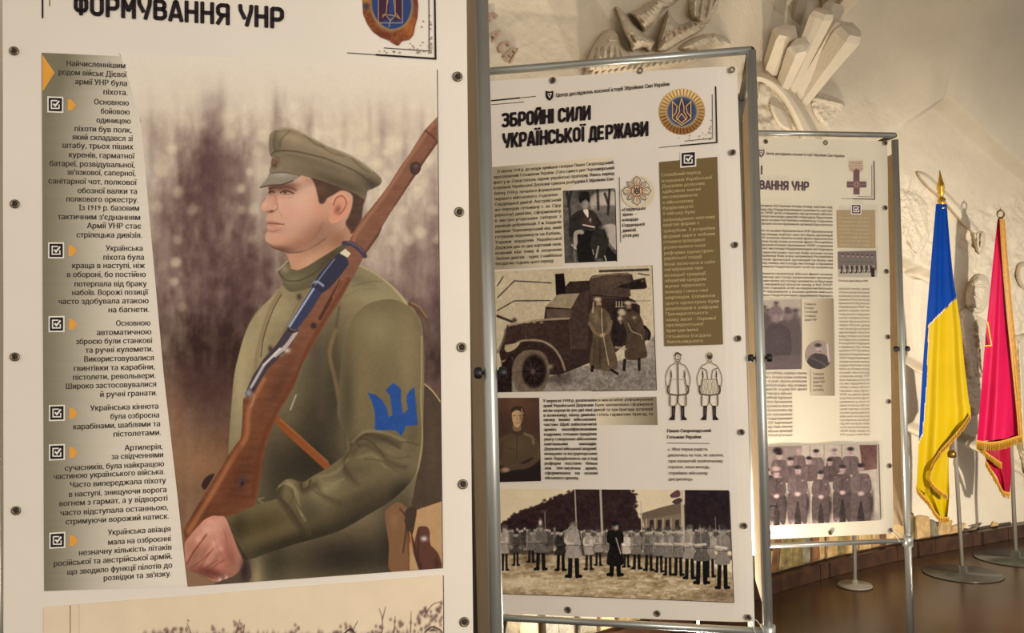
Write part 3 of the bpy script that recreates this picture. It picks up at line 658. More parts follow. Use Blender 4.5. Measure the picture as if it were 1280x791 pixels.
    c.blob(372, 176, 30, 9, (152, 136, 108), .8, 16, mp); c.blob(440, 208, 28, 7, (150, 134, 106), .7, 28, mp); c.blob(420, 226, 40, 8, (106, 92, 68), .8, 18, mp); c.blob(350, 206, 14, 9, (136, 120, 96), .6, 0, mp); c.blob(462, 228, 12, 8, (84, 72, 54), .7, 20, mp)
    c.stroke([(337, 198), (342, 191), (350, 188.5), (370, 189.5), (390, 194), (406, 198), (424, 205), (444, 214), (458, 224), (466, 230)], 1.8, (88, 76, 54), 1.3, .8, mp)
    c.stroke([(340, 202), (352, 192), (372, 192.6), (398, 198.4)], 1, (154, 140, 106), 1, .5, mp); c.noise(5, 3, mp)
    for p in ([(346, 164), (342, 176), (344, 188)], [(380, 168), (394, 180), (404, 184)], [(400, 180), (412, 190), (430, 196)], [(440, 198), (452, 210), (462, 216)], [(362, 164), (352, 174), (350, 184)]):
        c.stroke(p, 2, (98, 86, 62), 1.8, .6, mp)
    for x, y, rx, ry, k_, an in ((430, 232, 40, 7, .82, 20), (346, 178, 6, 14, .86, 0), (400, 206, 60, 5, .9, 18), (468, 232, 10, 6, .8, 0), (410, 190, 24, 5, 1.1, 20), (362, 170, 18, 6, 1.1, 10), (448, 216, 16, 5, .88, 30)): c.shade(x, y, rx, ry, k_, an, mp)
    c.stroke([(345, 162.5), (362, 161), (384, 170), (404, 180.5), (424, 189), (447, 200), (466, 214)], 1.4, (186, 174, 142), 1.2, .7, mp)
    c.blob(344, 203, 5, 7, (80, 60, 48), .95, 10, hard=2); c.blob(343, 202, 3, 4.6, (128, 96, 76), .9, 10, hard=2); c.stroke([(341, 197), (347, 200), (347, 207)], 1, (180, 152, 116), .8, .7)
    mv = c.poly([(338, 216), (350, 215), (362, 216.5), (375, 219.6), (369, 225), (360, 229), (348, 231.5), (336, 232), (325, 234.4), (330, 228), (334, 223)], (142, 132, 114), .9)
    c.blob(352, 219, 12, 3, (170, 162, 142), .7, 0, mv); c.stroke([(325.5, 234.5), (338, 231.6), (352, 230.8), (366, 226)], 1.6, (74, 58, 46), 1, .9); c.stroke([(338, 216.5), (356, 215.6), (376, 219.8)], 1, (74, 62, 44), 1, .8)
    # rifle ----------------------------------------------------------------
    WD = (130, 86, 66)
    wood = [(547, 145.5), (539, 154), (530.6, 163), (521, 178), (511.7, 193), (498, 212), (486.4, 231), (475, 246), (464.3, 259.5), (454, 272), (445.3, 284.8), (437, 300), (428, 320), (412, 348), (396, 372), (380, 398), (364, 424), (346, 446), (326, 470), (312, 490),
            (304, 499), (303, 524), (301, 548), (293, 558), (286.3, 568), (272, 592), (259, 612.6), (243, 638), (229.4, 662), (232, 680), (252, 656), (268, 646), (282, 645.7), (300, 640), (318, 632), (323, 612), (328, 582), (333, 553), (342, 530), (350.5, 511), (358, 500), (368, 482), (377.4, 456), (388, 437), (399.6, 417), (412, 396), (424.6, 377), (436, 356), (447, 336), (455, 320), (464, 308), (473.7, 294), (478.5, 281.7), (488, 266), (499, 250), (508, 236), (518, 221.6), (532, 200), (547, 179)]
    mr = c.poly(wood, WD, .9, smooth=False)
    g = np.clip((c.Y-340)/200, 0, 1)[..., None]*.75*mr[..., None]; c.C = c.C*(1-g)+np.array((116, 64, 36.))*g
    for x, y, rx, ry, k in ((300, 600, 16, 40, .8), (350, 480, 10, 50, .85), (255, 640, 14, 14, .8)): c.shade(x, y, rx, ry, k, 25, mr)
    c.noise((5, 18), 8, mr); c.noise((3, 40), 5, mr)
    c.stroke([(541, 156), (515, 192), (480, 245), (448, 288), (440, 306)], 4, (164, 114, 86), 3.5, .75, mr); c.stroke([(545, 180), (515, 224), (476, 288), (455, 318)], 3, (84, 50, 38), 3, .7, mr)
    c.stroke([(436, 350), (410, 392), (386, 434), (366, 478), (346, 512), (326, 560), (316, 620)], 5, (104, 54, 32), 4, .7, mr); c.stroke([(330, 474), (312, 510), (308, 545), (292, 572), (262, 622), (236, 664)], 6, (176, 112, 72), 4, .7, mr)
    c.stroke([(300, 560), (284, 604), (262, 640)], 8, (116, 62, 40), 7, .5, mr); c.stroke([(426, 352), (412, 376), (400, 398)], 4, (72, 40, 28), 2, .85, mr); c.stroke([(428, 348), (416, 372)], 1.6, (176, 108, 62), 1.2, .7, mr)
    c.blob(392, 407, 4, 4, (56, 38, 40), .95, hard=2); c.blob(303, 602, 4.5, 8, (84, 60, 60), .95, 20, hard=2); c.blob(303, 604, 2, 4, (40, 26, 26), .9, 20)
    c.stroke([(531, 163), (540, 170), (547, 178)], 2.4, (96, 60, 52), 1.2, .9, mr); c.poly([(513, 206), (520, 202), (526, 206), (525, 214), (519, 219), (513, 215)], (72, 50, 46)); c.blob(520, 208, 3, 3, (126, 96, 86), .7)
    c.stroke([(430, 304), (440, 305), (450, 312), (456, 320)], 6, (66, 56, 74), 1.2, .95); c.stroke([(434, 302), (446, 307), (454, 315)], 1.5, (120, 104, 120), 1, .7)
    # barrel, sight and bolt
    DB = (52, 50, 70)
    c.poly([(424, 316), (434, 322), (436, 330), (426, 344), (412, 360), (402, 367), (390, 358), (398, 344), (410, 330)], DB, .9, smooth=False)
    c.poly([(391, 358), (402, 367), (388, 390), (371, 412), (359, 410), (372, 388)], (58, 60, 88), .9, smooth=False); c.stroke([(392, 361), (376, 386), (362, 408)], 2.6, (168, 178, 200), 1.4, .9)
    c.stroke([(418, 324), (404, 342), (394, 356)], 1.8, (128, 136, 168), 1.2, .8); c.stroke([(389, 356), (396, 352), (404, 357)], 3, (150, 150, 170), 1, .9); c.blob(391, 356, 3, 2.4, (60, 54, 60), .9)
    c.poly([(424.5, 316.5), (431.5, 310.8), (438.5, 317), (434.5, 322)], (214, 200, 168), .8, smooth=False)
    c.poly([(371, 412), (366, 428), (350, 446), (334, 462), (320, 486), (310, 498), (306, 492), (316, 470), (330, 448), (346, 430), (358, 412)], (70, 58, 66), 1, smooth=False)
    c.stroke([(370, 415), (358, 432), (344, 444)], 5, (190, 176, 166), 1.6, .9); c.stroke([(350, 436), (336, 450), (330, 456)], 3, (214, 204, 196), 1.2, .9); c.blob(359, 438, 4, 3, (206, 190, 178), .95); c.blob(352, 444, 3, 2.4, (120, 104, 100), .9)
    c.stroke([(330, 456), (322, 470), (314, 484)], 3.4, (196, 190, 190), 1.4, .85); c.blob(311, 491, 4.5, 5, (170, 160, 158), .8); c.blob(317, 487, 2, 3, (50, 40, 44), .9); c.stroke([(318, 494), (316, 504), (313, 508)], 1.4, (160, 140, 130), 1, .7)
    c.stroke([(360, 411), (366, 415), (372, 413)], 2.5, (40, 36, 44), 1, .8); c.stroke([(370, 494), (366, 504), (363, 512)], 2, (176, 166, 150), 1, .8)
    c.poly([(252, 606), (258, 596), (268, 592), (262, 604), (256, 612)], (60, 36, 34)); c.stroke([(329, 628), (323, 624), (330, 622)], 1.2, (180, 150, 120), 1, .6)
    # hand -------------------------------------------------------------
    hand = [(281.4, 646), (273, 644.8), (265.5, 644.6), (256, 649), (249.6, 655.6), (240, 666), (231.4, 678.3), (231.5, 692), (232.5, 705.6), (236, 711), (244, 715), (254, 718.5), (262, 724), (271, 727), (284, 724), (295, 717), (301, 710), (304, 702), (298, 688), (292.8, 673.8), (287, 658)]
    mm = c.poly(hand, (192, 134, 112), .9)
    c.blob(268, 660, 16, 10, (208, 156, 136), .8, -20, mm); c.blob(285, 690, 14, 22, (182, 112, 92), .7, -10, mm); c.blob(245, 690, 12, 14, (186, 120, 96), .7, 0, mm); c.blob(262, 714, 20, 6, (146, 74, 60), .85, 14, mm); c.blob(280, 708, 10, 8, (190, 112, 98), .6, 0, mm)
    c.noise(5, 5, mm)
    for x, y, rx, ry, k_, an in ((290, 700, 10, 26, .82, -14), (262, 716, 26, 7, .72, 12), (244, 696, 5, 18, .84, 30), (256, 690, 3, 16, .85, 34), (268, 700, 4, 14, .86, 30), (238, 684, 8, 10, .92, 0), (284, 664, 8, 12, .93, 0), (264, 684, 5, 16, 1.07, 30), (250, 676, 5, 14, 1.08, 30), (276, 680, 5, 16, 1.06, 20), (262, 652, 14, 6, 1.06, -10)): c.shade(x, y, rx, ry, k_, an, mm)
    c.stroke([(248, 712), (256, 700), (266, 686)], 2, (134, 76, 60), 2, .6, mm); c.stroke([(262, 716), (270, 706), (280, 700)], 2, (134, 72, 58), 2, .6, mm)
    for p, wdt, a in (([(234, 704), (242, 690), (252, 676), (258, 668)], 2.2, .85), ([(238, 710), (252, 700), (262, 690)], 1.6, .6), ([(252, 716), (262, 706), (272, 700)], 1.6, .6), ([(236, 712), (250, 716), (266, 722)], 2.4, .8), ([(268, 672), (272, 684), (276, 692)], 1.4, .35), ([(280, 662), (284, 676)], 1.4, .35)):
        c.stroke(p, wdt, (126, 66, 52), 1.6, a, mm)
    for x, y in ((258, 662), (268, 678), (276, 686), (248, 674)): c.blob(x, y, 4, 4, (222, 170, 148), .5, 0, mm)
    c.poly([(233, 712), (250, 720), (268, 728), (268, 733), (236, 733)], (140, 106, 80), smooth=False); c.blob(275, 725, 2, 3, (226, 214, 200), .8); c.blob(283, 722, 2, 3, (226, 214, 200), .7); c.poly([(270, 728), (300, 716), (310, 700), (312, 726), (275, 732)], (92, 74, 60)); c.blob(306, 712, 6, 16, (44, 30, 32), .8)
    # fade of the print into the paper at the top and at the upper left edge
    f = np.clip((c.Y-70)/90, 0, 1); fl = np.clip((c.X-150-(c.Y-70)*.16)/26, 0, 1); fl = np.maximum(fl, np.clip((c.Y-190)/60, 0, 1))
    f = (f*fl)[..., None]; c.C = c.C*f+np.array((224, 212, 194.))*(1-f)
    c.noise(2, 3); c.noise(1.4, 3)
    m_ = c.C.mean(-1, keepdims=True); c.C = np.where(m_ < 150, c.C*(.90+.10*m_/150), c.C)
    return emit('soldier_photo_print', c, B1, parent, q, 0.0012)

def build_banner1():
    ban = empty('banner', B1.on(300, 770)*np.array([1, 1, 0])+np.array([0, 0, .55]), 'large white vinyl banner with soldier in cap carrying rifle, nearest camera at left', 'banner', 'printed exhibition banners')
    banner_sheet('vinyl_sheet', B1, ban, [(3, -70), (582.5, -70), (592.5, 880), (4.5, 900)], PAPER, wave=0.0012)
    soldier_print(ban)
    # gradient side bar
    c = Canvas(50, 62, 238, 742, .7, (224, 212, 194))
    a = np.exp(-((c.X-52)/62)**1.5)*1.0+np.exp(-((c.X-60)/90)**2-((c.Y-62)/60)**2)*.3
    a = np.clip(a, 0, 1)[..., None]; c.C = c.C*(1-a)+np.array((122, 114, 92.))*a; c.noise((3, 60), 3)
    emit('side_bar_print', c, B1, ban, [(52.5, 66), (163, 71), (177, 160), (206, 470), (234, 732), (55.5, 738.5)], 0.0009)
    L = [('Найчисленнішим', 83, 157.5, 81.5), ('родом військ Дієвої', 73, 158.5, 92.5), ('армії УНР була', 94, 159.5, 104), ('піхота.', 129, 160, 116.2), ('Основною', 117.5, 161.6, 128.8), ('бойовою', 126, 162.6, 140.3), ('одиницею', 120.5, 164, 151.6), ('піхоти був полк,', 93, 165, 162.5),
         ('який складався зі', 90.5, 166.4, 173), ('штабу, трьох піших', 78, 167, 183.3), ('куренів, гарматної', 86, 168.3, 195), ('батареї, розвідувальної,', 62, 169, 206), ("зв'язкової, саперної,", 83.6, 170, 216.7), ('санітарної чот, полкової', 60.5, 171, 227.8), ('обозної валки та', 97, 172, 239.4), ('полкового оркестру.', 82.7, 173.3, 250),
         ('Із 1919 р. базовим', 98.5, 174.6, 260.6), ("тактичним з'єднанням", 72.5, 176, 272), ('Армії УНР стає', 109, 177, 283), ('стрілецька дивізія.', 95.6, 178, 294.4), ('Українська', 132.6, 179, 311), ('піхота була', 129, 180.6, 322.2), ('краща в наступі, ніж', 90, 181.5, 332.6), ('в обороні, бо постійно', 83.6, 182.8, 343.7),
         ('потерпала від браку', 93, 183.8, 355.4), ('набоїв. Ворожі позиції', 90, 185.3, 366), ('часто здобувала атакою', 73, 186.3, 377), ('на багнети.', 135.4, 187, 387.6), ('Основною', 145, 188.5, 404.4), ('автоматичною', 121, 189.8, 415.8), ('зброєю були станкові', 95, 190.7, 426.8), ('та ручні кулемети.', 107, 191.7, 437.5),
         ('Використовувалися', 105, 193, 448.6), ('гвинтівки та карабіни,', 92, 194, 460), ('пістолети, револьвери.', 91, 195, 471), ('Широко застосовувалися', 82, 196, 482), ('й ручні гранати.', 125, 197, 492.5), ('Українська кіннота', 113, 198.6, 509.3), ('була озброєна', 138, 199.6, 520), ('карабінами, шаблями та', 91.5, 200.8, 532), ('пістолетами.', 141.7, 201.8, 542),
         ('Артилерія,', 156, 203.7, 559.4), ('за свідченнями', 139.5, 204.6, 570), ('сучасників, була найкращою', 81, 205.6, 582.8), ('частиною українського війська.', 67, 206.2, 593), ('Часто випереджала піхоту', 87.4, 207.8, 603.6), ('в наступі, знищуючи ворога', 86, 208.7, 615.3), ('вогнем з гармат, а у відвороті', 74, 210, 626.4), ('часто відступала останньою,', 75.4, 210.6, 638), ('стримуючи ворожий натиск.', 82, 211.6, 649),
         ('Українська авіація', 135, 213.8, 663.7), ('мала на озброєнні', 135, 214, 675.7), ('незначну кількість літаків', 98.5, 215, 687.7), ('російської та австрійської армій,', 67, 215.4, 700), ('що зводило функції пілотів до', 84, 215.7, 711), ("розвідки та зв'язку.", 129.4, 214.7, 720)]
    for a_, b_ in ((0, 4), (4, 20), (20, 28), (28, 37), (37, 41), (41, 50), (50, 56)):
        text_block('text_block', B1, ban, L[a_:b_], 9.6, TXT1, bold=.06)
    quad_print('orange_triangle', B1, ban, [(53, 68), (68.5, 91), (53.4, 115)], ORANGE, .0012)
    for y, x in ((131, 69.5), (313, 70.5), (405, 71), (516, 71.5), (565, 71.5), (675, 72)):
        checkbox(B1, ban, x, y, 20)
        quad_print('orange_arrow', B1, ban, [(x+15.5, y-6.5), (x+20, y-6), (x+26, y+.6), (x+20, y+7), (x+15.5, y+7)], ORANGE, .0013)
    title('title_lettering', B1, ban, 'ФОРМУВАННЯ УНР', 93, 18, 355, 35.5, 25.5, BLACK, .2)
    line_print('header_rule', B1, ban, [[(53.3, -30), (53.5, 23)], [(543, -40), (544.6, 73.5), (470, 68.6)]], 2.2, BLACK)
    line_print('thin_rule', B1, ban, [[(62, -30), (62.3, 8)], [(536, -40), (536.6, 63.8), (480, 60)], [(546.4, 87), (553.3, 710)], [(470, 68.6), (434, 66.2)]], 1.0, TXT1)
    V, Fc = [], []
    for _ in range(46):
        u, v = random.random(), random.random(); x, y = 540-u*u*70, 66-v*v*48
        if (x-488)**2+(y-12)**2 < 44**2: continue
        r = .9+random.random()*.7; k = len(V)
        V += [B1.on(x+r*math.cos(a), y+r*math.sin(a), .0011) for a in np.arange(6)*math.pi/3]; Fc.append(tuple(range(k, k+6)))
    tag(mesh('halftone_dots', V, Fc, TXT4, ban), kind='stuff')
    # enamel badge
    e = Canvas(448, -45, 528, 62, 2.2, (224, 212, 194))
    out = [(453, 0), (454, 18), (459, 30), (466, 40), (476, 47), (486, 51), (492, 55), (498, 57.5), (503, 52), (512, 50), (517, 44), (519, 34), (522, 22), (523, 8), (521, -10), (514, -26), (500, -36), (484, -38), (466, -32), (456, -18)]
    mo = e.poly(out, (122, 66, 40), 1); e.noise(3, 26, mo); e.blob(512, 34, 9, 12, (186, 116, 52), .6, 20, mo); e.blob(458, -4, 6, 14, (190, 140, 50), .8, 0, mo); e.blob(458, 8, 4, 4, (44, 50, 90), .9); e.blob(516, 6, 5, 14, (90, 50, 56), .7, 0, mo); e.blob(478, 44, 10, 5, (96, 44, 30), .7, 0, mo)
    e.blob(490, 8, 27, 32, (150, 128, 84), 1, hard=8); mb = e.poly([(465, 8), (468, -12), (480, -24), (494, -25), (508, -14), (514, 6), (510, 24), (500, 34), (486, 36), (472, 26)], (46, 62, 110), 1)
    for x0_, x1_ in ((473, 486), (492, 502)): e.poly([(x0_, -20), (x1_, -12), (x1_, 24), (x0_, 28)], (66, 36, 54), smooth=False, clip=mb)
    for p in ([(473, -22), (473, 29), (503, 29), (503, -22)], [(477, -20), (484, -2), (483, 16), (478, 22)], [(500, -20), (494, -2), (494, 16), (499, 22)], [(484, 6), (488, -20), (493, 6), (494, 20), (488, 26), (483, 20)], [(478, 19), (486, 19), (494, 20), (500, 24)], [(488, 26), (486, 34)]):
        e.stroke(p, 1.2, (166, 140, 96), .8, .9, smooth=False)
    emit('badge_print', e, B1, ban, out, .0016)
    # next photograph starts at the lower edge
    p = Canvas(53, 712, 556, 800, 1.1, (224, 202, 172)); p.noise(20, 4)
    for x, y, r in ((225, 788, 10), (208, 790, 8), (300, 784, 9), (438, 786, 9), (470, 790, 10), (496, 782, 8), (540, 772, 12), (548, 760, 10), (524, 778, 9), (530, 765, 7), (545, 780, 14), (420, 792, 9), (370, 794, 12), (270, 794, 12)):
        for _ in range(12): 
            a, b = x+random.gauss(0, r*.6), y+random.gauss(0, r*.5); p.blob(a, b, 1.6, 2.2, (104, 78, 70), .7)
    for q_ in ([(476, 800), (478, 776), (474, 760)], [(478, 774), (482, 758)], [(304, 792), (306, 780)], [(239, 792), (234, 778)], [(294, 796), (300, 774)], [(440, 790), (447, 776)], [(492, 794), (494, 770)], [(513, 790), (514, 764)], [(530, 770), (540, 756), (550, 752)], [(236, 776), (234, 774)]):
        p.stroke(q_, (1.6, .8), (92, 68, 62), .9, .8)
    p.stroke([(531, 790), (540, 783), (551, 788), (553, 796)], 1.6, (50, 38, 40), .8); p.blob(541, 787, 7, 2, (60, 46, 46), .8); p.stroke([(430, 792), (438, 786), (444, 792)], 2, (50, 38, 40), .8)
    p.stroke([(88, 756), (88, 800)], 1.2, (120, 90, 76), .8, .8); p.stroke([(99, 755), (99, 800)], .8, (170, 140, 116), .8, .6)
    for x in np.arange(180, 552, 2.3): p.blob(x, 797+random.gauss(0, 2.6), 1.4, 4+random.random()*2, (92, 70, 62), .7)
    emit('landscape_photo_print', p, B1, ban, [(54.5, 758.8), (554, 718.5), (554.6, 800), (55, 800)], .0012)
    line_print('thin_rule', B1, ban, [[(554, 719), (554.6, 800)]], 1.2, BLACK)
    for x, y in ((18, 64), (19, 255), (19, 446), (20.5, 638), (572, 96), (574, 265), (577, 434), (578.7, 605), (580.4, 777)): grommet(B1, ban, x, y, 6.2)
    return ban
# ------------------------------------------------------------------ black and white photographs
def G(v): return (v, v*.93, v*.86)
def figure(c, x, yt, yb, wd, coat, legs=None, face=150, hat=None, coatlen=.62, alpha=1, arms=True):
    """small standing figure painted on a photo print"""
    h = yb-yt; hd = h*.075
    legs = legs if legs is not None else coat*.5
    for s_ in (-1, 1):
        c.stroke([(x+s_*wd*.18, yt+h*coatlen*.95), (x+s_*wd*.22, yb)], wd*.26, G(legs), .7, alpha, smooth=False)
        c.stroke([(x+s_*wd*.22, yb-.5), (x+s_*wd*.42, yb)], wd*.2, G(legs*.8), .6, alpha, smooth=False)
    c.poly([(x-wd*.2, yt+h*.15), (x-wd*.45, yt+h*.2), (x-wd*.5, yt+h*.38), (x-wd*.33, yt+h*.45), (x-wd*.48, yt+h*coatlen), (x+wd*.48, yt+h*coatlen), (x+wd*.33, yt+h*.45), (x+wd*.5, yt+h*.38), (x+wd*.45, yt+h*.2), (x+wd*.2, yt+h*.15)], G(coat), .8, alpha)
    if arms:
        c.stroke([(x-wd*.44, yt+h*.22), (x-wd*.46, yt+h*.36), (x-wd*.05, yt+h*.4)], wd*.18, G(min(coat*1.25, 215)), .7, alpha*.9)
    c.stroke([(x-wd*.3, yt+h*.42), (x+wd*.3, yt+h*.42)], max(h*.015, .5), G(coat*.5), .5, alpha*.8)
    c.blob(x, yt+h*.09, hd*.8, hd*1.05, G(face), alpha, hard=2)
    c.blob(x, yt+h*.035, hd*1.0, hd*.65, G(hat if hat is not None else coat*.6), alpha, hard=2)
def seated_photo(par):
    q = [(703.5, 238.5), (768.3, 235.3), (770.6, 326), (706, 329)]
    c = Canvas(702, 234, 772, 330, 2.2, G(96)); c.noise((8, 14), 22); c.noise(3, 16)
    c.poly([(740, 244), (770, 240), (770, 262), (742, 264)], G(178), 3, .9); c.blob(760, 252, 12, 5, G(205), .5); c.stroke([(742, 258), (770, 258)], 2, G(140), 1.5, .8)
    c.poly([(740, 262), (770, 258), (770, 282), (746, 284)], G(104), 3, .8); c.poly([(752, 284), (770, 282), (771, 312), (760, 300)], G(170), 1.4)
    for p in ([(708, 236), (712, 262), (714, 300)], [(714, 238), (710, 258)], [(747, 236), (748, 262)], [(762, 236), (760, 268)], [(756, 242), (760, 254)]): c.stroke(p, 3, G(48), 1.6, .9)
    c.blob(716, 300, 8, 26, G(70), .8); c.blob(728, 242, 12, 7, G(44), .7)
    c.poly([(722, 264), (714, 272), (711, 286), (712, 296), (719, 296), (724, 288), (730, 292), (742, 286), (752, 290), (756, 286), (750, 276), (744, 266), (736, 262)], G(52), 1)
    c.poly([(720, 292), (724, 290), (746, 288), (752, 294), (757, 302), (764, 312), (771, 320), (771, 327), (728, 329), (722, 318)], G(34), 1)
    c.poly([(746, 284), (756, 288), (761, 300), (757, 316), (752, 326), (744, 326), (738, 304)], G(52), 1.2); c.blob(735, 276, 8, 8, (88, 62, 58), .7)
    c.poly([(729, 263), (735, 272), (735, 262)], G(214), .8); c.blob(731.5, 256, 4.2, 6, G(156), 1, hard=2); c.blob(730, 256, 2, 3, G(120), .6); c.poly([(725, 254), (724, 244), (728, 240), (735, 240), (737, 246), (737, 253), (732, 249)], G(40), .8)
    c.stroke([(729, 281), (743, 284)], 1.8, G(196), .7); c.blob(738, 275, 1, 2.4, G(190), .9); c.blob(754, 284, 3, 2.4, G(140), .9); c.blob(757, 292, 2, 5, G(24), .9); c.stroke([(757, 288), (760, 297)], 1.3, G(150), .8, .8)
    c.poly([(718, 290), (726, 287), (730, 290), (728, 293), (722, 293), (722, 304), (718, 312), (717, 300)], G(170), .8, .9); c.stroke([(715, 306), (720, 311)], 2, G(186), .9, .8); c.stroke([(718, 314), (719, 326)], 3, G(132), 1.4, .6)
    c.stroke([(741, 312), (742, 318)], 1.2, G(180), .8, .8); c.stroke([(748, 308), (745, 322)], 2.2, G(176), 1, .8); c.stroke([(756, 320), (758, 326)], 1.4, G(190), .8); c.blob(750, 325, 5, 2, G(120), .8); c.noise(1.5, 8); c.noise(4, 7); c.C = (c.C-120)*1.1+114
    return emit('portrait_photo_print', c, B2, par, q)
def car_photo(par):
    q = [(617, 339.2), (814.6, 331.2), (820.3, 487), (617, 490.3)]
    c = Canvas(614, 329, 822, 492, 1.8, (186, 172, 146)); c.noise(30, 6)
    c.C[c.X > 780] *= 1.0
    # ground
    gm = c.poly([(615, 470), (690, 470), (700, 462), (770, 452), (800, 440), (822, 420), (822, 492), (615, 492)], G(128), 3); c.noise(3, 26, gm); c.noise((2, 6), 12, gm); c.blob(690, 484, 40, 6, G(176), .4); c.blob(812, 440, 10, 12, G(176), .6)
    # roof trusses left
    for p in ([(622, 357), (629, 346)], [(622, 372), (643, 351), (689, 353.6)], [(622, 388), (643, 376), (688, 375.6)]): c.stroke(p, 1.5, G(60), .8, .9, smooth=False)
    c.stroke([(750, 339), (810, 337)], 3, G(56), 1, .9); c.stroke([(798, 342), (811, 344)], 1.4, G(70), .8); c.stroke([(790, 376), (812, 376)], 1, G(130), 1)
    DK = (62, 48, 44)
    # hull
    c.poly([(694, 343), (705, 342), (707, 358), (712, 352), (738, 351), (739, 346), (752, 343), (780, 341), (790, 343), (792, 350), (806, 347), (809, 359), (806, 361), (788, 362), (786, 372), (800, 382), (800, 402), (812, 414), (812, 424), (800, 428), (780, 432), (770, 440), (716, 462), (700, 468), (630, 470), (624, 440), (630, 420), (634, 406), (652, 404), (680, 400), (682, 384), (700, 368)], DK, 1, smooth=False)
    c.poly([(682, 383.5), (697, 368), (724.6, 366.4), (714, 385.6)], (146, 132, 110), .8, smooth=False); c.poly([(683, 386), (714, 387), (714, 400), (684, 400)], (94, 80, 70), .8, smooth=False)
    c.poly([(725, 367), (714, 387), (713, 436), (735, 436), (736, 362)], (74, 60, 54), 1, smooth=False)
    tur = c.poly([(738, 347), (752, 343.4), (776, 341), (788, 343), (787, 362), (786, 371), (752, 372), (738, 368)], (80, 66, 58), .8); c.blob(762, 352, 18, 8, (100, 84, 72), .5, 0, tur); c.stroke([(740, 347), (760, 343), (786, 342)], 1.6, (140, 124, 104), .9, .8); c.stroke([(740, 369), (786, 372)], 1, (36, 28, 26), .8, .8)
    c.poly([(771, 359), (776, 356), (800, 350), (806, 347.4), (808.6, 359), (790, 361)], (46, 36, 32), .8, smooth=False); c.blob(803, 351, 2, 2, (120, 104, 90), .8)
    c.poly([(694, 342.6), (705, 341.6), (707, 366), (695, 369)], (36, 26, 26), .8, smooth=False); c.poly([(712, 352), (737, 350.6), (738, 362), (710, 363)], (60, 48, 42), .8, smooth=False)
    hood = c.poly([(634, 408), (650, 404), (682, 400), (713, 398), (713, 440), (700, 446), (680, 428), (640, 428), (628, 440)], (66, 52, 46), 1, smooth=False); c.stroke([(636, 407), (660, 402), (682, 399.4), (711, 398)], 2.6, (156, 138, 116), 1.1, .9)
    for x in (642, 651, 660, 668, 677): c.blob(x, 403, 2, 1.2, (190, 172, 146), .9)
    c.blob(655, 412, 20, 10, (84, 68, 60), .5, 0, hood); c.stroke([(657, 417), (658, 424)], 1, (110, 94, 80), .8, .7); c.stroke([(712, 400), (714, 436)], 1, (100, 84, 74), .8, .7); c.blob(643, 400, 3, 3, (50, 40, 36), .9); c.stroke([(622, 395), (640, 402)], 3, (60, 50, 44), 1.4)
    c.stroke([(632, 432), (644, 430), (652, 426), (668, 425), (682, 428), (694, 437), (702, 450), (706, 462)], 2.6, (148, 132, 110), 1, .95); c.poly([(631, 434), (640, 430), (650, 428), (644, 436), (634, 440)], (170, 154, 128), 1); c.stroke([(627, 452), (640, 448)], 2.4, (130, 114, 96), 1)
    c.stroke([(622, 440), (630, 424), (632, 412)], 3, (110, 96, 82), 1.2, .7); c.poly([(617, 470), (640, 440), (640, 491), (617, 491)], (50, 38, 36), 1.6, smooth=False)
    # wheel
    c.poly([(664, 437), (676, 439), (684, 448), (687, 464), (684, 478), (676, 489), (650, 490), (642, 478), (640, 462), (645, 447), (654, 439)], (112, 98, 84), 1); c.noise((2, 2), 5)
    c.blob(668, 464, 15.5, 21, (40, 30, 30), 1, hard=6); c.blob(666, 464, 11, 14, (66, 52, 48), .8, hard=3)
    for a in range(8):
        c.stroke([(666, 464), (666+12*math.cos(a*.785), 464+16*math.sin(a*.785))], 2, (30, 22, 24), .9, .8, smooth=False)
    c.blob(666, 464, 3.4, 4.4, (96, 80, 72), .9, hard=2); c.blob(688, 458, 3, 3, (150, 134, 114), .9); c.blob(700, 474, 14, 8, (56, 44, 40), .6)
    c.poly([(770, 376), (794, 376), (795, 402), (772, 436), (766, 420)], (46, 36, 34), 1.4, .8)
    for i, x in enumerate((770.5, 774, 777.5)): c.stroke([(x, 377), (x, 383)], 1.5, (180, 164, 138), .7, .8, smooth=False)
    c.stroke([(769.5, 383.6), (781, 383)], 1, (170, 154, 130), .6, .8); c.stroke([(790, 378), (797, 379)], 2.4, (180, 164, 138), 1, .6)
    # two standing men in long coats
    cm = c.poly([(741, 384), (737, 392), (736, 404), (740, 414), (741, 424), (738, 440), (738, 458), (750, 462), (762, 464), (771, 460), (772, 452), (768, 436), (763, 420), (765, 408), (763, 396), (758, 388), (750, 383)], (96, 82, 66), .9)
    c.blob(745, 396, 4, 8, (134, 118, 96), .7, 0, cm); c.blob(761, 404, 2.6, 8, (128, 112, 92), .7, 0, cm); c.blob(750, 440, 10, 20, (78, 66, 56), .6, 0, cm); c.stroke([(752, 386), (753, 412), (758, 440), (761, 456)], 1, (196, 180, 152), .7, .8); c.stroke([(737, 404), (744, 416), (752, 419)], 4, (124, 108, 86), 1, .8); c.stroke([(764, 402), (760, 414), (754, 418)], 4, (120, 104, 84), 1, .8); c.blob(753, 419, 3.4, 2.6, (176, 152, 124), .9, hard=2)
    c.stroke([(744, 424), (742, 456)], 1.4, (62, 50, 42), 1, .6); c.stroke([(750, 428), (750, 460)], 1.4, (60, 48, 42), 1, .6)
    c.blob(748.5, 380, 3.6, 4.8, (166, 142, 116), 1, hard=2); c.blob(748.5, 383, 3, 2, (62, 46, 40), .8); c.blob(747, 374, 5.2, 3, (176, 160, 134), 1, hard=2); c.stroke([(742, 378), (741, 390)], 2, (176, 160, 134), .9, .8)
    c.stroke([(741, 458), (740, 463)], 4, (36, 28, 26), .8); c.stroke([(764, 462), (772, 467)], 3, (40, 30, 28), .8)
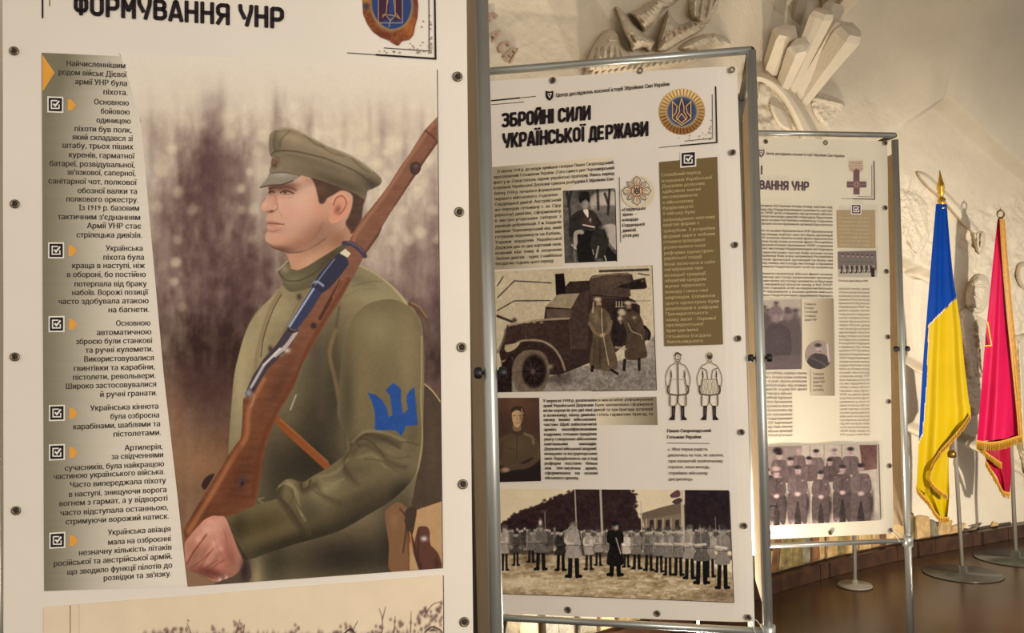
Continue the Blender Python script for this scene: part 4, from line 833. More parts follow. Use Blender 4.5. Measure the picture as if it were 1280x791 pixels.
    cm2 = c.poly([(780, 390), (776, 398), (781, 408), (784, 420), (781, 436), (782, 448), (792, 450), (803, 448), (809, 444), (806, 426), (806, 412), (803, 400), (798, 392), (790, 388)], (84, 70, 58), .9); c.blob(792, 412, 5, 12, (64, 52, 44), .6, 0, cm2); c.blob(793, 397, 2.4, 2.4, (160, 146, 120), .9); c.stroke([(785, 404), (790, 414), (800, 418), (803, 424)], 1, (190, 174, 148), .7, .7)
    c.stroke([(781, 392), (774, 396), (776, 404)], 3, (120, 106, 88), 1); c.blob(777, 390, 5, 4.4, (188, 172, 144), .95, hard=2); c.blob(775, 398, 3, 2.4, (196, 180, 152), .9)
    c.blob(786, 384, 3.4, 4.4, (150, 124, 102), 1, hard=2); c.blob(786, 387.4, 3, 2.2, (44, 34, 32), .9); c.blob(785, 378.6, 5, 2.8, (176, 160, 134), 1, hard=2); c.stroke([(806, 408), (812, 416), (811, 424)], 3, (34, 26, 26), .9)
    c.stroke([(781, 450), (780, 462)], 3.6, (46, 36, 32), .8); c.stroke([(799, 449), (799, 462)], 3.6, (46, 36, 32), .8); c.stroke([(770, 434), (782, 436)], 3, (166, 148, 122), 1, .8)
    c.noise(1.6, 10); c.noise(4, 9); c.noise(9, 6); c.C = (c.C-120)*1.12+112
    return emit('armoured_car_photo_print', c, B2, par, q)
def portrait_photo(par):
    q = [(622, 497.2), (674, 497), (676.4, 601), (622, 602.5)]
    c = Canvas(620, 495, 678, 604, 2.0, (70, 48, 38)); c.blob(640, 505, 26, 14, (98, 68, 48), .8); c.blob(630, 540, 10, 40, (60, 44, 38), .7); c.noise(6, 4)
    c.poly([(618, 603), (620, 556), (628, 546), (638, 541), (641, 537), (652, 537), (656, 541), (666, 545), (673, 552), (678, 570), (678, 604)], (76, 60, 44), 1.2); c.poly([(640, 541), (641, 535), (652, 535), (654, 541), (648, 544)], (62, 48, 36), .8)
    c.poly([(618, 582), (640, 584), (666, 572), (678, 580), (678, 604), (618, 604)], (34, 24, 22), 3); c.blob(646, 556, 14, 10, (90, 72, 54), .7); c.stroke([(656, 542), (665, 546), (667, 554)], 3.4, (116, 98, 74), 1.4, .8); c.stroke([(628, 588), (642, 584), (658, 582), (670, 574), (674, 562)], 7, (80, 64, 48), 1.8, .9); c.stroke([(646, 543), (646, 574)], .8, (46, 36, 28), .8, .7); c.stroke([(628, 552), (626, 574)], 1.4, (50, 40, 32), 1.4, .7); c.stroke([(634, 560), (642, 561)], 1, (54, 42, 34), .8, .7)
    c.blob(632, 587, 5, 3, (160, 130, 98), .9, hard=2); c.poly([(642, 529), (650, 529), (651, 538), (642, 538)], (120, 92, 66), .9)
    fm = c.poly([(640, 518), (641, 513), (646, 511), (652, 513), (654, 520), (652, 528), (648, 534), (644, 533), (641, 527)], (178, 146, 106), .9); c.blob(652, 522, 2.6, 8, (104, 76, 56), .8, 0, fm); c.stroke([(641.5, 519.5), (645, 519)], .8, (70, 48, 38), .6, .9); c.stroke([(648, 519), (651.6, 519.4)], .8, (70, 48, 38), .6, .9); c.stroke([(646.4, 519), (646, 524), (647.4, 524.6)], .8, (128, 96, 70), .7, .8); c.stroke([(644.6, 528.4), (649, 528.4)], .8, (100, 64, 52), .6, .9)
    c.poly([(639.4, 516), (640, 510), (646, 507.5), (653, 509), (655.6, 514), (654.6, 521), (652, 515), (645, 512.4)], (52, 38, 30), .9); c.stroke([(652, 511), (654, 517)], 1, (196, 170, 126), .7, .8)
    return emit('man_portrait_print', c, B2, par, q)
def parade_photo(par):
    q = [(622, 610.8), (911, 612.6), (917, 752.4), (622, 741.2)]
    c = Canvas(620, 609, 920, 755, 1.8, (202, 186, 158)); c.noise(20, 5)
    tm = c.poly([(620, 660), (634, 650), (650, 640), (672, 632), (690, 624), (712, 616), (726, 608), (780, 606), (788, 614), (795, 622), (792, 634), (797, 644), (804, 662), (804, 680), (620, 680)], (58, 44, 44), 2.4); c.noise(6, 10, tm); c.noise(2.5, 10, tm)
    for x, y in [(x, np.interp(x, [622, 634, 650, 672, 690, 712, 726], [660, 650, 640, 632, 624, 616, 609])) for x in np.arange(624, 724, 2.2)]+[(np.interp(y, [612, 622, 634, 644, 662], [788, 795, 792, 797, 804]), y) for y in np.arange(612, 664, 2.4)]:
        c.blob(x+random.gauss(0, 1), y+random.gauss(0, 1.6), 1.6+random.random()*1.6, 1.6+random.random(), (58, 44, 44), .85, hard=2)
    c.poly([(800, 642), (826, 634), (850, 628), (858, 632), (858, 644), (804, 652)], (106, 92, 78), 1, smooth=False); c.poly([(804, 650), (858, 640), (860, 668), (806, 668)], (122, 108, 92), 1, smooth=False)
    for x in (812, 822, 832, 844): c.poly([(x, 650), (x+5, 649.4), (x+5, 660), (x, 660)], (62, 50, 46), .8, smooth=False)
    for x in (808, 819, 829, 839, 852): c.stroke([(x, 648), (x, 668)], 1.4, (168, 150, 124), .7, .8, smooth=False)
    t2 = c.poly([(856, 606), (920, 606), (920, 690), (856, 676)], (50, 38, 42), 1.6, smooth=False); c.noise(5, 8, t2)
    gm = c.poly([(620, 684), (700, 690), (780, 690), (850, 700), (920, 716), (920, 756), (620, 746)], (160, 142, 114), 3, smooth=False); c.noise((3, 10), 46, gm); c.noise((2, 4), 26, gm); c.blob(650, 728, 50, 8, (206, 190, 160), .8); c.blob(720, 732, 70, 6, (190, 172, 142), .5); c.blob(900, 744, 30, 8, (104, 86, 70), .7); c.blob(670, 700, 16, 5, (80, 62, 54), .7)
    # back rows of heads
    for x in np.arange(622, 916, 3.1):
        y = 664+random.gauss(0, 1.6); c.stroke([(x, y+3), (x, y+24)], 3, G(70+random.random()*60), 1, .9, smooth=False); c.blob(x, y, 1.7, 2, G(150+random.random()*50), .95, hard=2); c.blob(x, y-2, 1.8, 1.1, G(60), .8)
    c.poly([(620, 692), (920, 700), (920, 694), (620, 686)], (60, 48, 44), 3, .7, smooth=False)
    for x, y0, y1, wd in ((718.6, 610, 662, 1.5), (750.5, 609, 668, 2.8), (801, 626, 664, 1.6), (681, 640, 668, 1.4), (852, 610, 668, 3.6), (894, 646, 668, 1)): c.stroke([(x, y0), (x+(y1-y0)*.04, y1)], wd, (176, 164, 146) if wd > 1.4 else (130, 116, 104), .8, .9, smooth=False)
    c.poly([(838, 618), (848, 612), (850, 620), (840, 622)], (96, 70, 72), .8); c.poly([(840, 627), (849, 622), (853, 626), (846, 630)], (80, 62, 64), .8); c.blob(680, 639, 5, 2, (90, 78, 70), .8)
    for x, yt, yb, wd, cl, lg in ((631, 656, 712, 11, 130, 34), (645, 664, 706, 10, 56, 34), (664, 662, 702, 11, 92, 36), (701, 661, 712, 15, 44, 30), (736, 662, 711, 13, 140, 50), (748, 662, 706, 11, 130, 40), (763, 664, 704, 9, 90, 34), (783, 664, 708, 11, 140, 40), (796, 662, 710, 14, 88, 34), (811, 660, 712, 14, 92, 34),
                                  (824, 660, 714, 13, 104, 34), (835, 658, 718, 13, 108, 32), (848, 658, 718, 15, 100, 30), (862, 656, 722, 17, 118, 30), (888, 660, 720, 14, 110, 34)):
        figure(c, x, yt, yb, wd, cl*random.uniform(1.05, 1.4), lg, 165); c.blob(x+wd*.2, yt+(yb-yt)*.3, wd*.16, (yb-yt)*.12, G(min(cl*1.6, 215)), .6)
    figure(c, 676, 655, 711, 17, 104, 34, 150, hat=60); c.blob(675.5, 653, 2.2, 4, G(226), .95); c.stroke([(666, 668), (672, 660)], 2.2, G(140), .8)
    figure(c, 717, 653, 720, 21, 150, 34, 150, hat=110, coatlen=.64); c.stroke([(706, 672), (712, 660), (716, 657)], 3, G(140), .8); c.stroke([(724, 664), (730, 692)], 1.6, G(60), .8, .9)
    figure(c, 769, 652, 718, 21, 34, 24, 120, hat=30, coatlen=.8, arms=False); c.stroke([(770, 672), (776, 692)], 1.2, G(180), .7, .9); c.blob(771, 659, 2, 3, G(170), .9)
    figure(c, 877, 654, 728, 21, 96, 26, 140, hat=46); c.stroke([(870, 681), (882, 680)], 3, G(190), .8, .9); figure(c, 903, 656, 734, 19, 128, 24, 140, hat=60); c.stroke([(896, 683), (908, 685)], 3, G(200), .8, .9)
    for x in (824, 835, 848, 862): c.stroke([(x-5, 679), (x+5, 680)], 2.4, G(190), .8, .8, smooth=False)
    for x in np.arange(815, 910, 12): c.stroke([(x, 656), (x+2, 690)], .8, G(180), .6, .5, smooth=False)
    c.noise(1.5, 13, np.clip((c.Y-655)/6, 0, 1)); c.noise(3.2, 11, np.clip((c.Y-655)/6, 0, 1)); c.noise(1.6, 5); c.C = (c.C-120)*1.14+114
    return emit('parade_photo_print', c, B2, par, q)
def cross_print(par, cx=796, cy=238.5):
    c = Canvas(cx-23, cy-23, cx+23, cy+23, 3, (206, 192, 164)); K = (70, 52, 42)
    c.blob(cx+1.5, cy+1.5, 20, 20, (170, 154, 128), .55, hard=6); c.blob(cx, cy, 18.5, 18.5, (206, 192, 164), 1, hard=8)
    for i in range(8):
        a = i*math.pi/4; R = 18 if i % 2 == 0 else 16; w_ = .34 if i % 2 == 0 else .2
        P = [(cx+r*math.cos(a+d), cy+r*math.sin(a+d)) for r, d in ((7, -.3), (R*.8, -w_), (R, 0), (R*.8, w_), (7, .3))]
        c.poly(P, (196, 178, 146), .6, smooth=False)
        for j in range(4): c.stroke([P[j], P[j+1]], .9, K, .5, .95, smooth=False)
        c.stroke([(cx+8*math.cos(a), cy+8*math.sin(a)), (cx+R*.8*math.cos(a), cy+R*.8*math.sin(a))], .8, K, .5, .8, smooth=False)
        c.stroke([(cx+9*math.cos(a-.14), cy+9*math.sin(a-.14)), (cx+R*.75*math.cos(a-.2), cy+R*.75*math.sin(a-.2))], .6, K, .5, .6, smooth=False)
    c.blob(cx, cy, 7.6, 7.6, (128, 70, 50), 1, hard=8); c.blob(cx, cy, 6.2, 6.2, (206, 184, 150), 1, hard=8)
    trident(c, cx, cy, 4.4, K, 1.2)
    return emit('cross_badge_print', c, B2, par, None, bare=(206, 192, 164))
def trident(c, cx, cy, s_, colr, wd):
    for p in ([(-.8, -1), (-.8, .7), (.8, .7), (.8, -1)], [(0, -1.1), (-.2, -.2), (-.45, .25), (0, 1.1), (.45, .25), (.2, -.2), (0, -1.1)], [(-.8, -1), (-.4, -.5), (-.45, .1), (-.8, .35)], [(.8, -1), (.4, -.5), (.45, .1), (.8, .35)], [(-.5, .7), (0, 0), (.5, .7)]):
        c.stroke([(cx+x*s_, cy+y*s_) for x, y in p], wd, colr, .5, .95, smooth=False)
def round_badge(par):
    cx, cy = 852.5, 139.5
    c = Canvas(820, 108, 886, 171, 3, (200, 186, 158)); out = []
    for i in range(72):
        a = i*math.pi/36; r = (29.3 if i % 2 == 0 else 28.1); out.append((cx+r*math.cos(a), cy+r*math.sin(a)))
    mo = c.poly(out, (172, 132, 70), .8, smooth=False)
    for i in range(36):
        a = i*math.pi/18; t = .5-.5*math.sin(a); cl = np.array((212, 180, 120))*t+np.array((132, 88, 40))*(1-t)
        a2 = a+math.pi/36
        c.poly([(cx+20*math.cos(a-.07), cy+20*math.sin(a-.07)), (cx+28.6*math.cos(a-.075), cy+28.6*math.sin(a-.075)), (cx+28.6*math.cos(a+.075), cy+28.6*math.sin(a+.075)), (cx+20*math.cos(a+.07), cy+20*math.sin(a+.07))], cl, .6, smooth=False)
        c.stroke([(cx+20*math.cos(a2), cy+20*math.sin(a2)), (cx+29*math.cos(a2), cy+29*math.sin(a2))], 1.5, (110, 74, 40) if t > .4 else (60, 34, 22), .6, .9, smooth=False)
    c.blob(cx, cy, 20.4, 20.4, (176, 158, 122), 1, hard=10); c.blob(cx, cy, 18.6, 18.6, (54, 66, 96), 1, hard=10); c.blob(cx-10, cy+3, 5, 10, (84, 104, 140), .6); c.blob(cx+2, cy-8, 10, 5, (40, 40, 66), .6)
    cc = Canvas  # trident with outlined prongs
    for p in ([(841, 128), (841, 148), (852, 157), (863, 148), (863, 128)], [(841, 128), (846, 134), (845, 142), (841, 146)], [(863, 128), (858, 134), (859, 142), (863, 146)], [(852, 124), (849, 134), (849, 140), (845, 147), (852, 152), (859, 147), (855, 140), (855, 134), (852, 124)], [(846, 150), (852, 142), (858, 150)]):
        c.stroke(p, 3.4, (70, 36, 38), .8, .8, smooth=False)
    for p in ([(840.6, 127), (840.6, 148.6), (852, 156.6), (863.6, 148.6), (863.6, 127)], [(840.6, 127), (846.5, 133), (845, 141), (840.6, 146)], [(863.6, 127), (857.6, 133), (859, 141), (863.6, 146)], [(852, 123), (849, 134), (849.4, 140), (845, 147), (852, 154), (859, 147), (854.8, 140), (855, 134), (852, 123)], [(846, 150), (852, 142), (858, 150)]):
        c.stroke(p, 1.1, (206, 174, 122), .5, .95, smooth=False)
    return emit('round_badge_print', c, B2, par, out, .0016)
def uniform_drawings(par):
    c = Canvas(832, 438, 908, 528, 3.2, (206, 192, 166)); K = (50, 40, 36)
    for f, cx in ((0, 847.5), (1, 887)):
        S_ = 1
        for sg in (-1, 1):
            c.stroke([(cx+sg*2, 451.5), (cx+sg*4, 454.5), (cx+sg*9, 457), (cx+sg*13, 464), (cx+sg*15.4, 473), (cx+sg*14, 483), (cx+sg*11.5, 490)], .8, K, .6, .8)
            c.stroke([(cx+sg*8.5, 463), (cx+sg*8.6, 472), (cx+sg*10, 480), (cx+sg*11, 492)], .9, K, .6, .85); c.stroke([(cx+sg*8.6, 466), (cx+sg*8.2, 471)], 1.6, K, .7, .9); c.stroke([(cx+sg*8.8, 474), (cx+sg*10, 481)], 1.3, K, .8, .7)
            c.stroke([(cx+sg*12, 482), (cx+sg*13, 488), (cx+sg*11.6, 492)], 2.2, (70, 56, 50), .9, .9)
            c.stroke([(cx+sg*10, 493), (cx+sg*10.6, 500), (cx+sg*9.6, 507), (cx+sg*4, 507.4), (cx+sg*1, 504)], .9, K, .6, .85); c.stroke([(cx+sg*9.5, 494), (cx+sg*9.8, 506)], 1.8, K, 1, .5)
            c.poly([(cx+sg*3, 507), (cx+sg*8, 507), (cx+sg*8, 520), (cx+sg*11, 523.6), (cx+sg*10.6, 525), (cx+sg*4, 525), (cx+sg*3.6, 516)], (38, 28, 30), .7, smooth=False); c.stroke([(cx+sg*5.4, 510), (cx+sg*5.8, 518)], 1, (120, 106, 100), .6, .7)
        c.stroke([(cx-10, 492.5), (cx, 493.8), (cx+10, 492.5)], 1.6, K, .6, .95); c.stroke([(cx, 494), (cx-.6, 503)], 2.2, K, .8, .85)
        if f == 0:
            c.stroke([(cx-.2, 453), (cx, 474), (cx+.6, 493)], 1.5, (60, 50, 46), .6, .95, smooth=False); c.stroke([(cx-8, 474), (cx+8, 474)], .7, K, .6, .4)
            c.stroke([(cx-3.4, 443), (cx-3, 449), (cx, 452), (cx+3, 449), (cx+3.4, 443)], .8, K, .5, .9); c.stroke([(cx-3.4, 444), (cx-1, 441), (cx+3.4, 443.6)], 2, K, .7, .95); c.stroke([(cx-1.6, 449), (cx+1.6, 449)], 1.1, K, .5, .9); c.blob(cx-1.3, 445.6, .6, .5, K, .9); c.blob(cx+1.5, 445.6, .6, .5, K, .9)
        else:
            c.blob(cx, 445, 3.8, 4.6, K, .95, hard=4); c.blob(cx, 442.4, 2.4, 2, (190, 176, 150), .8); c.stroke([(cx-2, 450), (cx, 454), (cx+2, 450)], .8, K, .5, .7)
            c.stroke([(cx-10, 460), (cx-4, 463), (cx-2.6, 473)], 1, K, .6, .85); c.stroke([(cx+10, 460), (cx+4, 463), (cx+2.6, 473)], 1, K, .6, .85)
            for x in np.arange(-8, 8.5, 1.6): c.stroke([(cx+x, 474), (cx+x*1.1, 492)], .5, K, .5, .5, smooth=False)
            c.stroke([(cx-8, 474), (cx+8, 474)], .8, K, .6, .6)
    return emit('uniform_drawings_print', c, B2, par, None, bare=(206, 192, 166))
def shield(plane, par, x, y, s_, m, m2):
    pts = [(-.8, -1), (0, -.8), (.8, -1), (.8, .2), (.5, .7), (0, 1.1), (-.5, .7), (-.8, .2)]
    o = quad_print('shield_logo', plane, par, [(x+a*s_, y+b*s_) for a, b in pts], m, .0014)
    line_print('shield_line', plane, o, [[(x-.3*s_, y-.1*s_), (x, y+.4*s_), (x+.4*s_, y-.4*s_)], [(x-.4*s_, y-.3*s_), (x+.4*s_, y-.5*s_)]], s_*.14, m2, .0018)

def build_banner2():
    ban = empty('banner', B2.on(790, 772)*np.array([1, 1, 0])+np.array([0, 0, .55]), 'middle white banner with armoured car and parade photographs and gold round badge', 'banner', 'printed exhibition banners')
    banner_sheet('vinyl_sheet', B2, ban, [(611, 101), (921.5, 81.5), (943.8, 778.5), (622, 767)], PAPER, wave=.002, curl=.015)
    # left grey gradient behind the first column, and behind the second text block
    c = Canvas(610, 194, 772, 340, .8, (207, 193, 166)); a = np.clip(np.exp(-((c.X-614)/46)**2)*1.0+.12*np.exp(-((c.X-660)/80)**2), 0, 1)[..., None]; c.C = c.C*(1-a)+np.array((150, 138, 112.))*a
    emit('gradient_print', c, B2, ban, [(614, 209), (768, 196), (704, 240), (704, 333), (617, 337)], .0008)
    c = Canvas(742, 494, 824, 534, 1, (207, 193, 166)); a = np.clip((c.X-742)/82, 0, 1)[..., None]**1.3; c.C = c.C*(1-a)+np.array((118, 106, 82.))*a
    emit('gradient_print', c, B2, ban, [(744, 496.4), (820.6, 495.6), (822.2, 531), (745, 531)], .0008)
    shield(B2, ban, 687, 119.5, 6, BLACK, WHITE)
    text_block('organisation_line', B2, ban, [('Центр досліджень воєнної історії Збройних Сил України', 695, 837, 112.5)], 6.6, TXT1, bold=.07)
    title('title_lettering', B2, ban, 'ЗБРОЙНІ СИЛИ', 627.5, 159.2, 738, 149.4, 17.2, BLACK, .215)
    title('title_lettering', B2, ban, 'УКРАЇНСЬКОЇ ДЕРЖАВИ', 628.8, 184.8, 810, 169.4, 17.4, BLACK, .215)
    line_print('header_rule', B2, ban, [[(894.6, 108), (896.2, 178), (850, 182)], [(614, 126), (650, 122.4)]], 1.7, BLACK)
    line_print('thin_rule', B2, ban, [[(890.4, 118), (891, 172.8), (856, 176.4)], [(850, 182), (824, 184.4)], [(650, 122.4), (670, 120.4)], [(614, 131), (655, 127.4)], [(774.3, 221), (776, 303)], [(834, 553.6), (887, 554.2)]], .8, TXT1)
    V, Fc = [], []
    for _ in range(30):
        u, v = random.random(), random.random(); x, y = 889-u*u*44, 174-v*v*24; r = .6+random.random()*.5; k = len(V)
        V += [B2.on(x+r*math.cos(a), y+r*math.sin(a), .0011) for a in np.arange(6)*math.pi/3]; Fc.append(tuple(range(k, k+6)))
    tag(mesh('halftone_dots', V, Fc, TXT4, ban), kind='stuff')
    round_badge(ban)
    T = ['29 квітня 1918 р. до влади прийшов генерал Павло Скоропадський,', 'проголошений Гетьманом України. (Того самого дня Чорноморський', 'флот у м. Севастополь підняв українські прапори). Увесь період', 'існування Української Держави тривала розбудова її Збройних Сил.']
    ls = [(t, 617 if i else 621, 768.2, 209-.0+i*6.85) for i, t in enumerate(T)]
    text_block('text_block', B2, ban, ls, 5.6, TXT2, bold=.08, justify=True)
    T = ['Влітку 1918 р. почалося формування', 'першого військового з\'єднання –', 'Сердюцької дивізії. Австрійський', 'же передав гетьману т. зв. Сіру', '(піхотну) дивізію, сформовану', 'в австро-угорських таборах з', 'українців-добровольців. У м. Бердичів', 'виникав Чорноморський кіш, який', 'готували перекинути на Кубань.', 'Уздовж кордонів Української', 'Держави два по два вартовий полк,', 'кожний кіш тому й охороняв', 'Залізні дивізія – одна з найбільш', 'боєздатних з\'єднань цього періоду.']
    ls = [(t, 618+i*.12, 701.2+i*.12 if i < 13 else 693, 239.3+i*6.83) for i, t in enumerate(T)]
    text_block('text_block', B2, ban, ls, 5.6, TXT2, bold=.08, justify=True)
    cross_print(ban)
    text_block('caption', B2, ban, [('«Сердюцька', 777.5, 807, 261.4), ('зірка» —', 778, 797, 268), ('кокарда', 778, 798, 274.6), ('Сердюцької', 778, 806, 281.2), ('дивізії,', 778.5, 796, 288), ('(1918 рік)', 778.5, 799, 294.6)], 5.4, TXT2, bold=.08)
    seated_photo(ban); car_photo(ban); portrait_photo(ban); parade_photo(ban); uniform_drawings(ban)
    quad_print('dark_photo_edge', B2, ban, [(768.4, 237), (769.4, 237), (771.6, 327), (770.6, 327)], BLACK, .0014)
    line_print('thin_rule', B2, ban, [[(622, 741.6), (770, 747), (917.4, 752.8), (911.6, 614)], [(815, 331.4), (820.7, 487.2), (740, 488.6)]], .9, TXT2)
    T = [("У вересні 1918 р. розпочалося масштабне реформування", 1), ('армії Української Держави. Було заплановано сформувати', 1), ('вісім корпусів (по дві піші дивізії та три бригади артилерії', 1), ("в кожному), кінну дивізію і п'ять гарматних бригад, та", 1), ('низку інших військових', 0), ('частин. Щоб забезпечити', 0), ('армію кваліфікованими', 0), ('кадрами, гетьман приділяв', 0), ('увагу створенню військових', 0), ('навчальних закладів:', 0), ('Державної військової академії,', 0), ('юнацьких та інструкторських', 0), ('шкіл. Передбачалося, що в ході', 0), ('реформ постане більш', 0), ('ніж 300-тисячна армія,', 0), ('сформована на основі', 0), ('військового призову.', 2)]
    ls = [(t, 679+i*.15, (816.3, 745+i*.16, 724)[{1: 0, 0: 1, 2: 2}[k]], 500.2+i*6.08) for i, (t, k) in enumerate(T)]
    text_block('text_block', B2, ban, ls, 5.3, TXT2, bold=.08, justify=True)
    quad_print('olive_panel', B2, ban, [(824, 202.6), (896.6, 196), (903.8, 430.4), (830.8, 432.6)], OLIVE, .0010)
    checkbox(B2, ban, 860.3, 199, 20)
    T = ['Спокійний період', 'існування Української', 'Держави дозволив', 'здійснити значні', 'експерименти', 'в військовому', 'будівництві.', 'У війську було', 'запроваджено нижчому', 'кругові форми з', 'тризубом. З розробки', 'форми одягу воїнам', 'гетьмана проводився', 'розпочалося нова', 'реформа однострою', 'української гвардії.', 'Вона включала в себе', 'нагадування про', 'козацькі традиції –', 'обшитий шнуром', 'жупан червоного', 'кольору і синьо-сині', 'шаровари. Елементи', 'цього однострою були', 'реалізовані в уніформі', 'Президентського', 'полку імені – Окремої', 'президентської', 'бригади імені', 'гетьмана Богдана', 'Хмельницького.']
    Rr = [877, 891, 882, 877, 873, 868, 869, 870, 895, 875, 895, 895, 882, 883, 893, 879, 895, 880, 888, 884, 882, 886, 895, 900, 899, 886, 896, 880, 874, 890, 881]
    text_block('panel_text', B2, ban, [(t, 827+i*.2, Rr[i]-1, 217.4+i*6.98) for i, t in enumerate(T)], 5.6, CREAM, bold=.05)
    text_block('caption', B2, ban, [('Павло Скоропадський', 834, 889, 538.6), ('Гетьман України', 834, 876.5, 546.4)], 5.6, TXT1, bold=.09)
    text_block('caption', B2, ban, [('«...Моя перша радість', 835, 885, 561.6), ('дивлячись на теж, як завзято,', 835, 905, 569), ('при палаючій політичному', 835.5, 904, 576.4), ('справах, наша молодь,', 835.5, 888, 583.8), ('сприймає військову', 836, 885, 591.4), ('дисципліну»', 836, 866, 599)], 5.3, TXT3, bold=.05)
    for x, y, l in ((691, 100.6, 0), (800, 88.4, 1), (915, 75.5+12, 1), (916, 190.6, 0), (919, 306, 0), (923, 423, 0), (927, 540, 0), (930.4, 657, 0), (710, 762, 0), (821.5, 766.6, 0), (935.6, 771.5, 0)): grommet(B2, ban, x, y, 4.1, bool(l))
    for p in ([(935, 774), (940, 781), (944, 790), (946, 798)], [(938, 770), (946, 775), (953, 784), (955, 794)]): tube('tie_cord', [B2.on(x, y, .006) for x, y in p], .0012, CORD, ban, 6)
    return ban

# ------------------------------------------------------------------ banner 3
def group_photo3(par):
    q = [(950, 558.4), (1096.6, 554), (1100, 650), (950, 657.6)]
    c = Canvas(948, 552, 1102, 660, 1.8, (168, 156, 142)); M_ = lambda v: (v*1.0, v*.86, v*.84)
    c.poly([(950, 556), (1002, 556), (1002, 600), (950, 600)], (130, 116, 108), 3, smooth=False)
    for x in (1012, 1030, 1052): c.stroke([(x, 554), (x, 590)], 1.2, (120, 106, 98), .9, .7, smooth=False)
    c.poly([(1074, 556), (1096, 556), (1096, 586), (1078, 588)], (104, 76, 72), 1, smooth=False); c.blob(1092, 620, 8, 30, (196, 184, 166), .8); c.blob(1090, 648, 10, 8, (140, 126, 118), .6)
    def bust(x, y, s_, cl, hat):
        c.poly([(x-.25*s_, y+.5*s_), (x-.95*s_, y+.75*s_), (x-1.05*s_, y+2.6*s_), (x+1.05*s_, y+2.6*s_), (x+.95*s_, y+.75*s_), (x+.25*s_, y+.5*s_)], M_(cl), .9); c.stroke([(x, y+.7*s_), (x, y+2.2*s_)], .7, M_(cl*.7), .7, .8); c.blob(x-.5*s_, y+1.4*s_, .3*s_, .7*s_, M_(cl*1.2), .5)
        c.blob(x, y, .36*s_, .5*s_, M_(168), 1, hard=2); c.blob(x, y-.4*s_, .44*s_, .27*s_, M_(hat), 1, hard=2); c.stroke([(x-.15*s_, y+.12*s_), (x+.15*s_, y+.12*s_)], .6, M_(80), .5, .7, smooth=False)
    bust(974, 570, 9, 96, 44); c.blob(972, 563, 6, 4.4, M_(46), 1, hard=2); bust(998, 565, 8, 104, 150); bust(1020, 567, 9, 110, 56); bust(1043, 566, 9, 96, 120); bust(1063, 565, 10, 104, 60); bust(959, 590, 8, 66, 50)
    bust(988, 577, 9.5, 94, 56); bust(1011, 576, 9, 100, 50); bust(1037, 578, 8.6, 88, 52)
    for x, y, s_, cl in ((970.5, 592, 10, 84), (997, 588, 10.5, 100), (1026, 594, 9.6, 96), (1053, 587, 10.2, 92), (1076, 586, 11, 106)):
        c.poly([(x-s_*.9, y+s_*2.6), (x+s_*.9, y+s_*2.6), (x+s_*1.2, y+s_*3.4), (x+s_*1.1, y+s_*6.1), (x+s_*.5, y+s_*6.1), (x+s_*.1, y+s_*4.2), (x-s_*.1, y+s_*4.2), (x-s_*.5, y+s_*6.1), (x-s_*1.1, y+s_*6.1), (x-s_*1.2, y+s_*3.4)], M_(cl*.92), .9)
        bust(x, y, s_, cl, 60); c.stroke([(x-s_*.9, y+s_*1), (x-s_*1.0, y+s_*2.1), (x-s_*.1, y+s_*2.8)], s_*.36, M_(cl*1.08), .8); c.stroke([(x+s_*.9, y+s_*1), (x+s_*1.0, y+s_*2.1), (x+s_*.2, y+s_*2.8)], s_*.36, M_(cl*1.05), .8)
        c.blob(x, y+s_*2.8, s_*.36, s_*.28, M_(186), .95, hard=2); c.poly([(x-s_*.1, y+s_*3.9), (x+s_*.1, y+s_*3.9), (x+s_*.42, y+s_*6.3), (x-s_*.42, y+s_*6.3)], M_(44), 1.4, .85)
        c.blob(x-s_*.7, y+s_*6.1, s_*.4, s_*.25, M_(170), .6); c.blob(x+s_*.6, y+s_*1.2, .9, .9, M_(190), .8)
        c.blob(x+s_*1.28, y+s_*3.9, s_*.22, s_*1.6, M_(44), .8)
    c.blob(970, 590-4, 6, 3.4, M_(170), .9, hard=2); c.stroke([(958, 640), (964, 632), (972, 634)], 1.2, M_(30), .7); c.noise(1.5, 10); c.noise(3.5, 9); c.C = (c.C-130)*1.1+128
    return emit('group_photo_print', c, B3, par, q)
